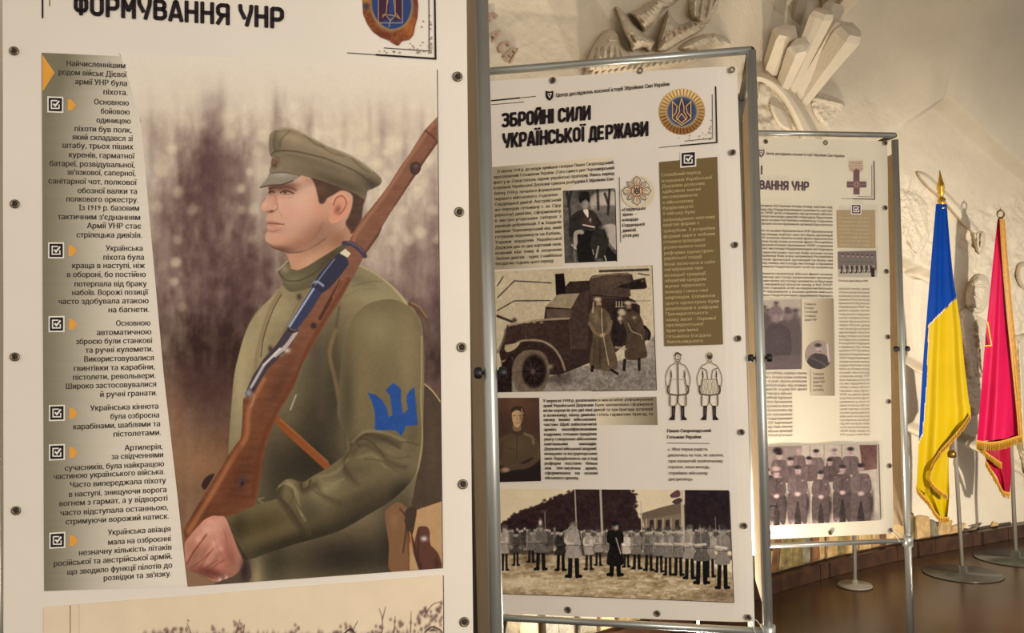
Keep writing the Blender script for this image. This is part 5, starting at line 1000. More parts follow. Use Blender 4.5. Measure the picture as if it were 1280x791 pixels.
def build_banner3():
    ban = empty('banner', B3.on(1040, 665)*np.array([1, 1, 0])+np.array([0, 0, .6]), 'far white banner with seated group photograph and olive text panel, beside the flags', 'banner', 'printed exhibition banners')
    banner_sheet('vinyl_sheet', B3, ban, [(930, 170.5), (1110.6, 176.5), (1118.4, 666.8), (942, 675)], PAPER3, wave=.002, curl=.008)
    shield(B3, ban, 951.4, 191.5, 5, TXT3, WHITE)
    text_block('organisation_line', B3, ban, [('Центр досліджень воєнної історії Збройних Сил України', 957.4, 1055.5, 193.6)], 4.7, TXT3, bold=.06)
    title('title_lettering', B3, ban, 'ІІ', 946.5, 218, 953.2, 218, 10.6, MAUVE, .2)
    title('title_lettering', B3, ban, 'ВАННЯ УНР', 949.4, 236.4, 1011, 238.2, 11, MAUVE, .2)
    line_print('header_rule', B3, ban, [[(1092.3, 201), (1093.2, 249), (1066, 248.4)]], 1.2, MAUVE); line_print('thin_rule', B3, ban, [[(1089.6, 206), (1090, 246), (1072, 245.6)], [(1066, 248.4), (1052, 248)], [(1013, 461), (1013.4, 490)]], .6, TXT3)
    c = Canvas(1056, 197, 1086, 246, 3, (214, 202, 176)); c.poly([(1061, 201), (1078, 201), (1079, 209), (1078, 213), (1074, 215.6), (1066, 215.6), (1062, 213), (1061, 208)], (176, 150, 130), .8, smooth=False); c.noise(2, 16)
    for y in (203, 206, 209): c.stroke([(1062, y), (1078, y)], .7, (214, 190, 160), .6, .8)
    c.stroke([(1070.4, 215), (1070.6, 243)], 7.6, (112, 84, 84), .7, smooth=False); c.stroke([(1059, 230.6), (1082.4, 230.6)], 7.6, (112, 84, 84), .7, smooth=False); c.blob(1070.6, 230.6, 4, 4, (164, 136, 124), .9, hard=2); c.stroke([(1060, 230.6), (1081.6, 230.6)], .7, (150, 120, 112), .5, .8); c.blob(1070.6, 230.6, 1.6, 1.6, (112, 84, 84), .9)
    mk_ = [(1060.6, 200.6), (1078.6, 200.6), (1079, 214), (1074.6, 216), (1074.8, 226.4), (1082.8, 226.4), (1082.8, 235), (1074.8, 235), (1074.8, 243), (1066.4, 243), (1066.4, 235), (1058.6, 235), (1058.6, 226.4), (1066.4, 226.4), (1066.2, 216), (1061, 214)]
    emit('medal_print', c, B3, ban, mk_)
    W = ('військо Українська Народна Республіка армія була створена у листопаді на основі частин які підтримали владу наприкінці року корпус дивізія полки піхоти кінноти артилерії отаман уряд УНР та ЗУНР оголосив мобілізацію на Наддніпрянщині фронт наступ Київ бої під Крутами кордон зима похід '
         'реорганізація штаб старшини козаки кулемети літаки бронепотяги').split()
    def rows(ys, x0, x1, n):
        out = []
        for y in ys:
            s_ = random.choice(W)
            while len(s_) < n: s_ += ' '+random.choice(W)
            out.append((s_, x0+(y-258)*.035 if x0 < 960 else x0+(y-361)*.01, (x1 if x0 > 960 else x1+(y-258)*.01), y))
        return out
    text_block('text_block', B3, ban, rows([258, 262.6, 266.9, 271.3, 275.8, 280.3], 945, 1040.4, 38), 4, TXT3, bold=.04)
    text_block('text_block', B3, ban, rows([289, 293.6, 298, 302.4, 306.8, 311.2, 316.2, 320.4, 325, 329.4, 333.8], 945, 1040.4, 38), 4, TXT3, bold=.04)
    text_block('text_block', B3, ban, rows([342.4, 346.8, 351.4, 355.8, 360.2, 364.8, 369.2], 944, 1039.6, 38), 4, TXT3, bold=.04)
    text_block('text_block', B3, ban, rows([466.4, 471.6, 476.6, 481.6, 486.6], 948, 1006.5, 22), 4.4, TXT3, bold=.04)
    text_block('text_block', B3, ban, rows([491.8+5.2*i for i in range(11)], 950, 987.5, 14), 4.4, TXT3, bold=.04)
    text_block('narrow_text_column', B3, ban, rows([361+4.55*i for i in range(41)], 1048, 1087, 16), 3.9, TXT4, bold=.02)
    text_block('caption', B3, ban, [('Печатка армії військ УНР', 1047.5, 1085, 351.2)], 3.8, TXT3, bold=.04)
    c = Canvas(948, 372, 1004, 463, 1.8, (172, 158, 146)); c.noise(12, 8); P = lambda v: (v, v*.86, v*.86)
    for x, y, r in ((955, 386, 4), (970, 381, 4), (984, 388, 4), (994, 392, 6), (960, 390, 4)): c.blob(x, y, r*.6, r*.8, P(120), .9, hard=2); c.blob(x, y+12, r*1.5, 12, P(82), .9, hard=1.6); c.blob(x, y-r*.7, r*.8, r*.4, P(70), .9)
    c.poly([(951, 415), (958, 404), (966, 402), (974, 401), (983, 400), (992, 404), (1001, 410), (1002, 462), (951, 462)], P(92), 1.5); c.poly([(957, 430), (958, 412), (964, 405), (972, 404), (981, 407), (988, 416), (989, 440), (984, 450), (960, 452)], P(76), 1.2); c.blob(972, 425, 10, 14, P(88), .6)
    c.blob(970, 397, 5, 6.5, P(140), 1, hard=2); c.poly([(961, 394), (962, 386), (969, 383), (977, 386), (978, 394), (970, 391)], P(120), .9); c.blob(985, 395, 5, 6, P(130), 1, hard=2); c.blob(985, 389, 6, 3.6, P(90), .9, hard=2); c.poly([(952, 448), (1002, 444), (1002, 462), (952, 462)], P(104), 3, .7); c.noise(1.6, 7)
    emit('two_men_photo_print', c, B3, ban, [(944, 375.4), (1001.2, 374), (1001.8, 461), (947, 462.4)])
    c = Canvas(1000, 371, 1045, 496, 1, (206, 194, 168)); a = np.clip((c.X-1003)/42, 0, 1)[..., None]**1.2; c.C = c.C*(1-a)+np.array((136, 122, 98.))*a
    emit('gradient_print', c, B3, ban, [(1002, 374), (1041.8, 372.8), (1043.2, 494.6), (1012, 494.6), (1010, 461.6), (1002.8, 461.6)], .0008)
    text_block('caption', B3, ban, [('Симон', 1005, 1020, 380.4), ('Петлюра', 1005, 1017, 385.2), ('Головний', 1005.2, 1022, 390), ('отаман', 1005.4, 1020, 395), ('армії УНР', 1005.4, 1021, 400)], 4.2, TXT3, bold=.04)
    text_block('caption', B3, ban, [('Генерал', 1016, 1030, 467.6), ('хорунжий', 1016, 1030, 472.6), ('Армії УНР', 1016, 1031, 477.6), ('голова', 1016, 1028, 482.4), ('штабу', 1016, 1030, 487.4)], 4.2, TXT3, bold=.04)
    c = Canvas(1004, 424, 1042, 463, 2.6, (150, 134, 122)); K = lambda v: (v, v*.88, v*.86)
    c.poly([(1009, 462), (1010, 448), (1017, 442), (1026, 442), (1034, 446), (1037, 462)], K(70), 1); c.noise(3, 8); c.blob(1023, 437, 3.2, 4.2, K(176), 1, hard=2); c.blob(1022.4, 431.4, 4.6, 2.6, K(62), 1, hard=2); c.stroke([(1021, 439.6), (1025, 439.6)], .8, K(70), .6, .8); c.blob(1011, 440, 4, 5, K(150), .8); c.stroke([(1012, 447), (1024, 452), (1034, 458)], 1, K(130), .8, .6); c.stroke([(1024, 437), (1026, 440)], 1, K(90), .7, .8); c.stroke([(1034, 430), (1036, 452)], 2, K(220), 1.4, .7)
    emit('round_portrait_print', c, B3, ban, [(1023.3+17.4*math.cos(a), 443.4+18*math.sin(a)) for a in np.arange(32)*math.pi/16], .0013)
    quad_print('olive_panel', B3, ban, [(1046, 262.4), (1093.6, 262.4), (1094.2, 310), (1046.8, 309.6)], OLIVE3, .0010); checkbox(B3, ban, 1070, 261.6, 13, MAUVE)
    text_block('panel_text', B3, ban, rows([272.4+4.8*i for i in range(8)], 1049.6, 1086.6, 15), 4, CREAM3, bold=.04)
    c = Canvas(1044, 311, 1099, 348, 2, (116, 98, 96)); c.poly([(1044, 336), (1099, 338), (1099, 349), (1044, 349)], (176, 164, 148), 1, smooth=False)
    for i, x in enumerate((1053, 1060, 1066, 1072, 1078, 1084, 1090)): figure(c, x, 317+i*.3, 341-i*.2, 6.4, 112, 46, 160, arms=False); c.stroke([(x+1.6, 332), (x+2, 340)], 1.6, (196, 184, 170), .8, .8, smooth=False)
    c.poly([(1088, 336), (1093, 334), (1093, 347), (1089, 347)], (54, 40, 42), .8, smooth=False); c.noise(1.5, 8)
    emit('marching_photo_print', c, B3, ban, [(1047, 314.4), (1095, 313.2), (1096, 346), (1047.6, 346.4)])
    group_photo3(ban); line_print('thin_rule', B3, ban, [[(1098.4, 555), (1101, 649.6)]], .8, TXT3)
    for x, y, l in ((957, 177, 0), (1031.7, 178.4, 1), (1106.4, 178.6, 0), (1106.6, 259.6, 0), (1108, 339, 0), (1110, 421, 0), (1111.2, 501.6, 0), (1112, 582, 0), (1113.4, 662.8, 0), (959.5, 669.5, 0), (1037.6, 665.4, 0)): grommet(B3, ban, x, y, 2.9, bool(l))
    for p in ([(1112, 664), (1118, 668), (1124, 677)], [(1114, 661), (1121, 666), (1128, 672)]): tube('tie_cord', [B3.on(x, y, .006) for x, y in p], .0016, CORD, ban, 6)
    return ban

# ------------------------------------------------------------------ tubular stands
def knob(par, c, d, s_=1.0):
    lathe('knob', c, [(.006*s_, 0), (.008*s_, .008*s_), (.018*s_, .010*s_), (.020*s_, .016*s_), (.020*s_, .028*s_), (.016*s_, .034*s_), (.004*s_, .036*s_)], KNOB, par, 12, d)
def build_stand(plane, xr, yr, xl, depth, label, rp, barL, barR, botL, botR, kz, name='banner_stand', feet=True, panel_z=(.56, 2.36)):
    n3 = np.array([-plane.n[0], -plane.n[1], 0.0]); d3 = np.array([plane.d[0], plane.d[1], 0.0])
    R = plane.on(xr, yr, -.012); L = plane.on(xl, yr, -.012)
    top = 2.44
    st = empty(name, [R[0], R[1], 0], label, 'banner stand', 'tubular steel stands')
    for P, nm in ((R, 'post'), (L, 'post')):
        tube(nm, [[P[0], P[1], .012], [P[0], P[1], top]], rp, STEEL, st, 18)
        p = lathe('foot', [P[0], P[1], 0], [(.022, 0), (.024, .006), (rp*1.15, .02), (rp*1.1, .05)], KNOB, st, 16)
    A, Bq = plane.on(*barL, -.012), plane.on(*barR, -.012); A = A+(L-A)*0
    ztop = Bq[2]
    tube('top_bar', [L*np.array([1, 1, 0])+[0, 0, A[2]+(A[2]-Bq[2])*0], [R[0], R[1], ztop]], rp*.82, STEEL, st, 14)
    A, Bq = plane.on(*botL, -.012), plane.on(*botR, -.012)
    tube('bottom_bar', [L*np.array([1, 1, 0])+[0, 0, A[2]], [R[0], R[1], Bq[2]]], rp*.74, STEEL, st, 14)
    lathe('bar_clamp', [R[0], R[1], Bq[2]-.03], [(rp*1.05, 0), (rp*1.5, .004), (rp*1.5, .05), (rp*1.05, .054)], STEEL, st, 16)
    # frame behind the print
    for P in (R, L):
        Q = P+n3*depth
        tube('depth_bar', [[P[0], P[1], ztop], [Q[0], Q[1], ztop]], rp*.8, DARKTUBE, st, 12)
        tube('post', [[Q[0], Q[1], .66], [Q[0], Q[1], ztop+.02]], rp, STEEL, st, 14)
    Q1, Q2 = L+n3*depth, R+n3*depth
    tube('cross_bar', [[Q1[0], Q1[1], ztop], [Q2[0], Q2[1], ztop]], rp*.8, STEEL, st, 12)
    # tan cloth closing the side of the stand
    z0, z1 = panel_z; ins = 0.02
    V = []
    for k, th in ((0, -.0015), (1, .0015)):
        for u, z in ((ins/depth, z0), (1, z0), (1, z1), (ins/depth, z1)):
            P = R+n3*depth*u+d3*th; V.append([P[0], P[1], z])
    mesh('side_cloth', V, [(0, 1, 2, 3), (7, 6, 5, 4), (0, 4, 5, 1), (1, 5, 6, 2), (2, 6, 7, 3), (3, 7, 4, 0)], TAN, st)
    for s_ in (-1, 1):
        c = np.array([R[0], R[1], kz])+d3*rp*.9*s_
        knob(st, c, d3*s_, .68)
    return st
def build_stands():
    build_stand(B1, 612.5, 400, -16, .30, 'steel tube stand holding the near soldier banner at left', .0155, (100, -95), (606, -80), (100, 860), (618, 850), 1.395, panel_z=(.5, 2.40))
    build_stand(B2, 949.5, 420, 596, .50, 'steel tube stand holding the middle banner with armoured car', .0165, (616, 86.5), (944, 60.5), (632, 773), (944, 790), 1.42)
    build_stand(B3, 1128.4, 420, 930, .42, 'steel tube stand holding the far banner next to the flags', .0155, (947, 165), (1123, 168), (960, 682.5), (1128, 676.5), 1.455, panel_z=(.62, 2.38))
# ------------------------------------------------------------------ wall path (plan view of the base line) and helpers
_px = [(760, 812), (860, 774), (960, 739), (1040, 716), (1120, 697.5), (1200, 682.5), (1270, 670), (1340, 659)]
WP = [(-3.4, 3.0), (-2.2, 3.05), (-1.2, 3.2), (-.4, 3.5)]+[tuple(at_floor(x, y)[:2]) for x, y in _px]
e0 = np.array(WP[-1])-np.array(WP[-2]); WP += [tuple(np.array(WP[-1])+e0*k) for k in (3, 6)]
WC = catmull(WP, False, 12)
_seg = np.linalg.norm(np.diff(WC, axis=0), axis=1); WT = np.concatenate([[0], np.cumsum(_seg)])
_tg = np.gradient(WC, axis=0); _tg /= np.linalg.norm(_tg, axis=1)[:, None]
WN = np.stack([_tg[:, 1], -_tg[:, 0]], -1)      # towards the room
def wall_xy(t): return np.stack([np.interp(t, WT, WC[:, 0]), np.interp(t, WT, WC[:, 1])], -1)
def wall_n(t):
    n = np.stack([np.interp(t, WT, WN[:, 0]), np.interp(t, WT, WN[:, 1])], -1); return n/np.linalg.norm(n, axis=-1, keepdims=True)
def wall_hit(x, y, out=0.0):
    r = ray(x, y); sh = r.shape[:-1]; r = r.reshape(-1, 3); best = np.full(len(r), 1e9); T = np.zeros(len(r))
    for i in range(len(WC)-1):
        a, b = WC[i], WC[i+1]; e = b-a; den = r[:, 0]*e[1]-r[:, 1]*e[0]; den = np.where(np.abs(den) < 1e-9, 1e-9, den)
        k = (a[0]*e[1]-a[1]*e[0])/den; s_ = (a[0]*r[:, 1]-a[1]*r[:, 0])/den
        s_ = s_  # position along the segment
        ok = (k > 0) & (s_ >= -1e-6) & (s_ <= 1+1e-6) & (k < best)
        best = np.where(ok, k, best); T = np.where(ok, WT[i]+s_*_seg[i], T)
    P = CAM+r*best[:, None]; n = wall_n(T); P[:, :2] += n*(np.reshape(out, -1) if np.ndim(out) else out)[..., None] if np.ndim(out) else n*out
    return P.reshape(*sh, 3), T.reshape(sh)

class Height:
    """height field drawn in the same 2D tools; value in metres stored in one channel"""
    def __init__(s, x0, y0, x1, y1, k=1.0): s.c = Canvas(x0, y0, x1, y1, k, (0, 0, 0))
    def h(s): return s.c.C[..., 0]
def build_wall():
    H = Canvas(560, -260, 1420, 840, 1.0, (0, 0, 0))
    add = lambda m, v: H.C.__iadd__((m*v)[..., None])
    # folded upper vault: the field below the crease stands proud
    lf = np.clip((H.X-1105)/60, 0, 1); lf = lf*lf*(3-2*lf)
    add(H.poly([(1050, -260), (1420, -260), (1420, 326), (1282, 227), (1220, 180), (1157, 133), (1112, 168), (1050, 220)], 0, 7, smooth=False, paint=False)*lf, .11)
    add(H.poly([(560, -260), (1420, -260), (1420, 60), (1200, 40), (1000, -10), (900, 30), (760, -40), (560, -60)], 0, 130, smooth=False, paint=False), .16)
    # grooves low on the wall in place of cast frame shadows, plus panel joints
    for p in ([(1080, 290), (1128, 326), (1152, 341)], [(1100, 430), (1130, 446), (1166, 468)], [(1110, 520), (1136, 534), (1160, 545)], [(1196, 546), (1232, 562), (1282, 590), (1340, 615)], [(1152, 341), (1172, 350), (1168, 400), (1176, 470)]):
        b = H.box(p, 8); d, _, _ = H._dist(np.array(p, float), b, False); H.C[b] += (-.075*np.clip(1.3-d/6, 0, 1))[..., None]
    add(H.poly([(1128, 330), (1150, 345), (1146, 390), (1152, 440), (1164, 466), (1128, 446)], 0, 5, smooth=True, paint=False), -.03)
    add(H.poly([(1130, 449), (1162, 470), (1172, 540), (1200, 552), (1280, 592), (1280, 668), (1130, 640)], 0, 5, smooth=False, paint=False), .03)
    # carved rough passages
    nz = vnoise(H.C.shape[:2], 9, 11, 4); nz2 = vnoise(H.C.shape[:2], 22, 12, 3)
    rough = H.poly([(1128, 225), (1150, 232), (1176, 250), (1180, 300), (1168, 340), (1140, 330), (1122, 300)], 0, 10, paint=False)
    rough = np.maximum(rough, H.poly([(1200, 280), (1222, 262), (1262, 250), (1340, 262), (1340, 600), (1290, 560), (1266, 420), (1236, 360), (1204, 330)], 0, 12, paint=False))
    rough = np.maximum(rough, H.poly([(942, 108), (985, 130), (1000, 165), (940, 180)], 0, 6, paint=False)*.8)
    H.C += (rough*(nz*.022+nz2*.018))[..., None]
    H.C += (nz*.0025+nz2*.005)[..., None]
    t0, t1 = 0.0, WT[-1]; tv = wall_hit(np.array([612.]), np.array([300.]))[1][0]; te = wall_hit(np.array([1330.]), np.array([300.]))[1][0]
    ts = np.concatenate([np.linspace(t0, tv, 30)[:-1], np.arange(tv, te, .0085), np.linspace(te, t1, 12)])
    zs = np.concatenate([np.arange(0, 3.3, .0085), np.linspace(3.3, 5.2, 14)])
    XY = wall_xy(ts); N = wall_n(ts)
    Pz = np.zeros((len(zs), len(ts), 3)); Pz[..., 0] = XY[None, :, 0]; Pz[..., 1] = XY[None, :, 1]; Pz[..., 2] = zs[::-1][:, None]
    px, py = project(Pz)
    ix = np.clip(px-H.x0, 0, H.w-2); iy = np.clip(py-H.y0, 0, H.h-2); i0, j0 = iy.astype(int), ix.astype(int); fy, fx = iy-i0, ix-j0; h = H.C[..., 0]
    hv = (h[i0, j0]*(1-fx)+h[i0, j0+1]*fx)*(1-fy)+(h[i0+1, j0]*(1-fx)+h[i0+1, j0+1]*fx)*fy
    hv = np.where((px < H.x0) | (px > H.x0+H.w-2), 0, hv); hv *= np.clip((Pz[..., 2]-.35)/.3, 0, 1)
    sm = np.clip((px-1085)/100, 0, 1); sm = sm*sm*(3-2*sm); hv += .6*np.clip((Pz[..., 2]-3.0)/1.5, 0, 1)**1.3*sm
    Pz[..., 0] += N[None, :, 0]*hv; Pz[..., 1] += N[None, :, 1]*hv
    wall = grid_mesh('wall_back', Pz, PLASTER, None, smooth=True)
    return tag(wall, kind='structure')

def relief(name, parent, outline, height, detail=None, edge=5.0, k=1.3, m=None, soft=1.0, base=-.02, prof=.6):
    height = height*.72
    """a carved piece standing off the wall: domed height over an outline plus strokes"""
    o = np.asarray(catmull(outline), float)
    c = Canvas(o[:, 0].min()-3, o[:, 1].min()-3, o[:, 0].max()+3, o[:, 1].max()+3, k, (0, 0, 0))
    b = (slice(0, c.h), slice(0, c.w)); d, ins, _ = c._dist(o, b)
    h = np.where(ins, height*np.clip(d/edge, 0, 1)**prof, base)
    c.C[:] = 0
    if detail: detail(c)
    h = h+np.where(ins, c.C[..., 0]*np.clip(d/2.5, 0, 1), 0)
    P, _ = wall_hit(c.X, c.Y); T = _
    n = wall_n(T); r = P-CAM; r /= np.linalg.norm(r, axis=-1, keepdims=True); dn = r[..., 0]*n[..., 0]+r[..., 1]*n[..., 1]; P = P+r*(h/np.minimum(dn, -.25))[..., None]
    mask = ins | (d < 1.6/k)
    return grid_mesh(name, P, m or PLASTER, parent, None, mask, True)
def feathers(lines, wd, amp):
    def f(c):
        for p in lines:
            b = c.box(p, wd+2); d, _, t = c._dist(np.array(p, float), b, False)
            c.C[b] += (amp*np.clip(1-d/wd, 0, 1))[..., None]
        c.C += (vnoise(c.C.shape[:2], 4*c.k, 3, 3)*.012)[..., None]
    return f
def build_reliefs(wall):
    # doves
    relief('dove_wing', wall, [(769, 9), (774, 9), (782, 17), (795, 30), (806, 43), (813, 47), (820, 52), (817, 58), (812, 65), (806, 60), (798, 62), (790, 64), (786, 52), (780, 42), (775, 27)], 0.29,
           feathers([[(790, 50), (796, 58)], [(794, 46), (800, 54)], [(799, 44), (806, 53)], [(786, 44), (792, 54)], [(804, 46), (812, 52)]], 2.2, .03), 12)
    relief('dove_tail', wall, [(748, 48), (754, 40), (763, 36), (770, 39), (774, 46), (777, 56), (782, 62), (788, 68), (790, 84), (760, 92), (736, 92), (732, 82), (736, 70), (741, 58)], 0.25,
           feathers([[(744, 60), (738, 84)], [(750, 58), (746, 86)], [(757, 58), (754, 86)], [(764, 56), (762, 84)], [(770, 58), (771, 82)], [(776, 62), (780, 80)], [(760, 50), (770, 50)]], 2.2, .035), 14)
    relief('dove_wing', wall, [(786, 16), (794, 12), (806, 6), (816, -2), (830, -8), (850, -10), (852, -2), (847, 4), (838, 10), (828, 16), (822, 24), (814, 32), (806, 40), (800, 34), (793, 24)], 0.25,
           feathers([[(800, 14), (812, 34)], [(808, 12), (820, 24)], [(816, 8), (827, 15)], [(796, 20), (806, 34)], [(822, 2), (836, 8)], [(806, 6), (840, -4)]], 2.4, .035), 9)
    relief('dove_wing', wall, [(833, 12), (838, 13), (841, 20), (848, 28), (856, 28), (866, 23), (876, 24), (884, 32), (874, 42), (862, 48), (846, 56), (834, 64), (822, 64), (822, 50), (826, 34)], 0.22,
           feathers([[(832, 44), (834, 56)], [(838, 40), (841, 52)], [(844, 36), (848, 49)], [(850, 34), (856, 44)], [(857, 32), (863, 42)], [(864, 29), (870, 38)], [(870, 28), (877, 34)], [(836, 20), (828, 48)]], 2.0, .04), 9)
    relief('dove_body', wall, [(848, 60), (858, 50), (872, 43), (890, 39), (906, 42), (914, 50), (914, 58), (890, 62), (860, 66)], .14, feathers([[(880, 44), (890, 56)], [(892, 43), (902, 56)]], 3, .02), 8)
    relief('dove_wing', wall, [(862, -20), (906, -20), (905, 0), (896, 18), (888, 30), (874, 34), (864, 26), (858, 8)], 0.19, feathers([[(870, -6), (868, 20)], [(880, -6), (876, 24)], [(890, -6), (885, 22)], [(898, -4), (892, 14)]], 3, .04), 9)
    relief('carved_feathers', wall, [(736, 84), (760, 82), (800, 76), (840, 72), (872, 66), (872, 78), (840, 84), (800, 90), (760, 95), (730, 99)], .10,
           feathers([[(x, 96-(x-735)*.14), (x+5, 86-(x-735)*.13)] for x in range(738, 868, 8)], 3, .03), 5)
    # bundle of torch beams thrusting out of the wall
    def beam(name, cap, base, out, w_top, w_bot, turn=0.4, nside=6):
        Pc, Tc = wall_hit(np.array([cap[0]]), np.array([cap[1]])); Pb, _ = wall_hit(np.array([base[0]]), np.array([base[1]]))
        n = wall_n(Tc)[0]; n3 = np.array([n[0], n[1], 0])
        # tip: along the sight line of the cap, brought forward of the wall
        r = Pc[0]-CAM; r /= np.linalg.norm(r); tip = Pc[0]+r*(out/(r@n3)) if abs(r@n3) > .05 else Pc[0]+n3*out
        a = Vector(tuple(map(float, Pb[0]-n3*.05))); b = Vector(tuple(map(float, tip))); ax = (b-a).normalized(); u = ax.orthogonal().normalized(); v = ax.cross(u); V = []
        for p, rad, ee in ((a, w_bot, 0), (a.lerp(b, .5), (w_bot+w_top)/2*.96, 0), (b-ax*w_top*.35, w_top, 0), (b, w_top*.8, 1)):
            for k in range(nside):
                q = turn+2*math.pi*k/nside; rr = rad*(1+.16*math.sin(k*2.3+turn*5)); V.append(p+(u*math.cos(q)+v*math.sin(q))*rr)
        Fc = []
        for i in range(3):
            for k in range(nside): x, y = i*nside+k, i*nside+(k+1) % nside; Fc.append((x, y, y+nside, x+nside))
        V.append(b+ax*w_top*.12); kk = len(V)-1
        for k in range(nside): Fc.append((3*nside+k, 3*nside+(k+1) % nside, kk))
        o = mesh(name, V, Fc, PLASTER, wall); return o
    for cap, base, out, wt, wb, tr in (((1064, 36), (1008, 124), .42, .105, .06, .2), ((1052, 28), (1000, 122), .36, .072, .05, .9), ((1030, 14), (990, 120), .34, .085, .05, .5), ((1045, 6), (1004, 112), .22, .07, .05, 1.3),
                                    ((1001, 56), (984, 112), .34, .070, .05, .3), ((984, 38), (966, 96), .26, .075, .05, .8), ((1016, 34), (990, 112), .18, .07, .05, .1), ((1072, -14), (1040, 30), .3, .06, .05, .7), ((1010, -30), (1000, 30), .3, .06, .06, .2), ((990, -36), (992, 24), .22, .05, .06, 1.1), ((1046, -30), (1036, 18), .34, .05, .04, .4), ((968, -30), (980, 30), .18, .06, .06, .6)):
        beam('torch_beam', cap, base, out, wt, wb, tr)
    # wreath band and leaf wedge
    relief('wreath_band', wall, [(930, 88), (948, 89), (964, 93), (980, 102), (994, 116), (1006, 134), (1018, 156), (1030, 182), (1006, 190), (998, 166), (988, 144), (976, 124), (962, 110), (948, 103), (930, 101)], .07, None, 7)
    relief('wreath_leaf', wall, [(1018, 116), (1034, 118), (1050, 124), (1057, 134), (1046, 146), (1034, 158), (1022, 150), (1014, 134)], .05, feathers([[(1016, 122), (1054, 130)]], 4, .035), 6)
    relief('wreath_leaf', wall, [(950, 104), (958, 106), (955, 116), (949, 124), (946, 114)], .04, None, 3)
    relief('wreath_leaf', wall, [(962, 128), (976, 132), (986, 146), (990, 164), (976, 160), (966, 146)], .04, None, 4)
    # figures between and behind the flags
    relief('shadow_bar', wall, [(1146, 214), (1152, 214), (1162, 219), (1176, 232), (1194, 250), (1208, 266), (1220, 282), (1226, 291), (1220, 296), (1208, 286), (1192, 268), (1176, 250), (1160, 236), (1148, 222)], .075, None, 4)  # raised bar laid along the cast shadow of a flag tip
    relief('carved_hand', wall, [(1214, 284), (1222, 288), (1230, 290), (1232, 300), (1229, 312), (1224, 318), (1218, 308), (1216, 296)], .08, feathers([[(1222, 292), (1222, 310)], [(1227, 292), (1226, 308)]], 1.6, .03), 3)
    relief('carved_head', wall, [(1212, 352), (1222, 342), (1234, 346), (1238, 360), (1236, 378), (1228, 390), (1216, 392), (1208, 384), (1206, 368)], .11, feathers([[(1216, 356), (1234, 358)], [(1218, 370), (1226, 378)], [(1214, 384), (1226, 388)]], 2.2, -.02), 8)
    relief('carved_shoulder', wall, [(1196, 396), (1208, 384), (1222, 394), (1236, 406), (1240, 440), (1238, 500), (1216, 520), (1200, 500), (1194, 440)], .08, feathers([[(1204, 400), (1214, 470)], [(1222, 402), (1230, 470)]], 4, .03), 9)
    relief('carved_head', wall, [(1272, 330), (1284, 326), (1298, 334), (1300, 352), (1290, 366), (1276, 360), (1270, 346)], .10, None, 7)
    relief('carved_drapery', wall, [(1262, 430), (1276, 418), (1296, 420), (1310, 470), (1312, 560), (1290, 600), (1272, 560), (1262, 500)], .09, feathers([[(1274, 430), (1280, 560)], [(1288, 430), (1296, 560)]], 4, .04), 8)
    relief('carved_drapery', wall, [(1126, 246), (1140, 240), (1158, 254), (1166, 276), (1160, 300), (1148, 318), (1132, 300), (1124, 276)], .03, feathers([[(1132, 256), (1150, 300)], [(1146, 252), (1158, 290)], [(1128, 276), (1140, 306)]], 3, .010), 9)
    # incised capitals
    def cut_letter(ch, x, y, ang, s_):
        c_, n_ = math.cos(ang), math.sin(ang); V, Fc = [], []
        for pl in SG2[ch]:
            for (ax, ay), (bx, by) in zip(pl[:-1], pl[1:]):
                A = np.array([ax, -ay])*s_; Bp = np.array([bx, -by])*s_; d = (Bp-A)/np.linalg.norm(Bp-A); nn = np.array([-d[1], d[0]])*s_*.10; k = len(V)
                for p in (A+nn, A-nn, Bp-nn, Bp+nn):
                    X, Y = x+p[0]*c_-p[1]*n_, y+p[0]*n_+p[1]*c_
                    for o_ in (.002, .02): V.append(wall_hit(np.array([X]), np.array([Y]), o_)[0][0])
                Fc += [(k+1, k+3, k+5, k+7), (k, k+1, k+7, k+6), (k, k+2, k+3, k+1), (k+2, k+4, k+5, k+3), (k+4, k+6, k+7, k+5)]
        mesh('relief_letter', V, Fc, LETTER, wall)
    for ch, x, y in (('P', 592, 14), ('E', 603, 28), ('A', 609, 47), ('C', 619.5, 62), ('E', 628, 72)):
        cut_letter(ch, x, y, math.radians(46), 15)
    V = [wall_hit(np.array([x]), np.array([y]), o_)[0][0] for x, y in ((635, 79), (637.5, 80), (646, 62), (645, 61)) for o_ in (.002, .016)]
    mesh('relief_stroke', V, [(1, 3, 5, 7), (0, 1, 7, 6), (0, 2, 3, 1), (2, 4, 5, 3), (4, 6, 7, 5)], LETTER, wall)
SG2 = {'P': [[(0, 0), (0, 1), (.45, 1), (.5, .75), (.45, .5), (0, .5)]], 'E': [[(.5, 1), (0, 1), (0, 0), (.5, 0)], [(0, .5), (.4, .5)]], 'A': [[(0, 0), (.28, 1), (.56, 0)], [(.1, .35), (.46, .35)]], 'C': [[(.5, .85), (.3, 1), (.05, .85), (0, .5), (.05, .15), (.3, 0), (.5, .15)]]}
LETTER = mat('letter_plaster', (168, 142, 118), .8)  # letters are darker than the wall plaster

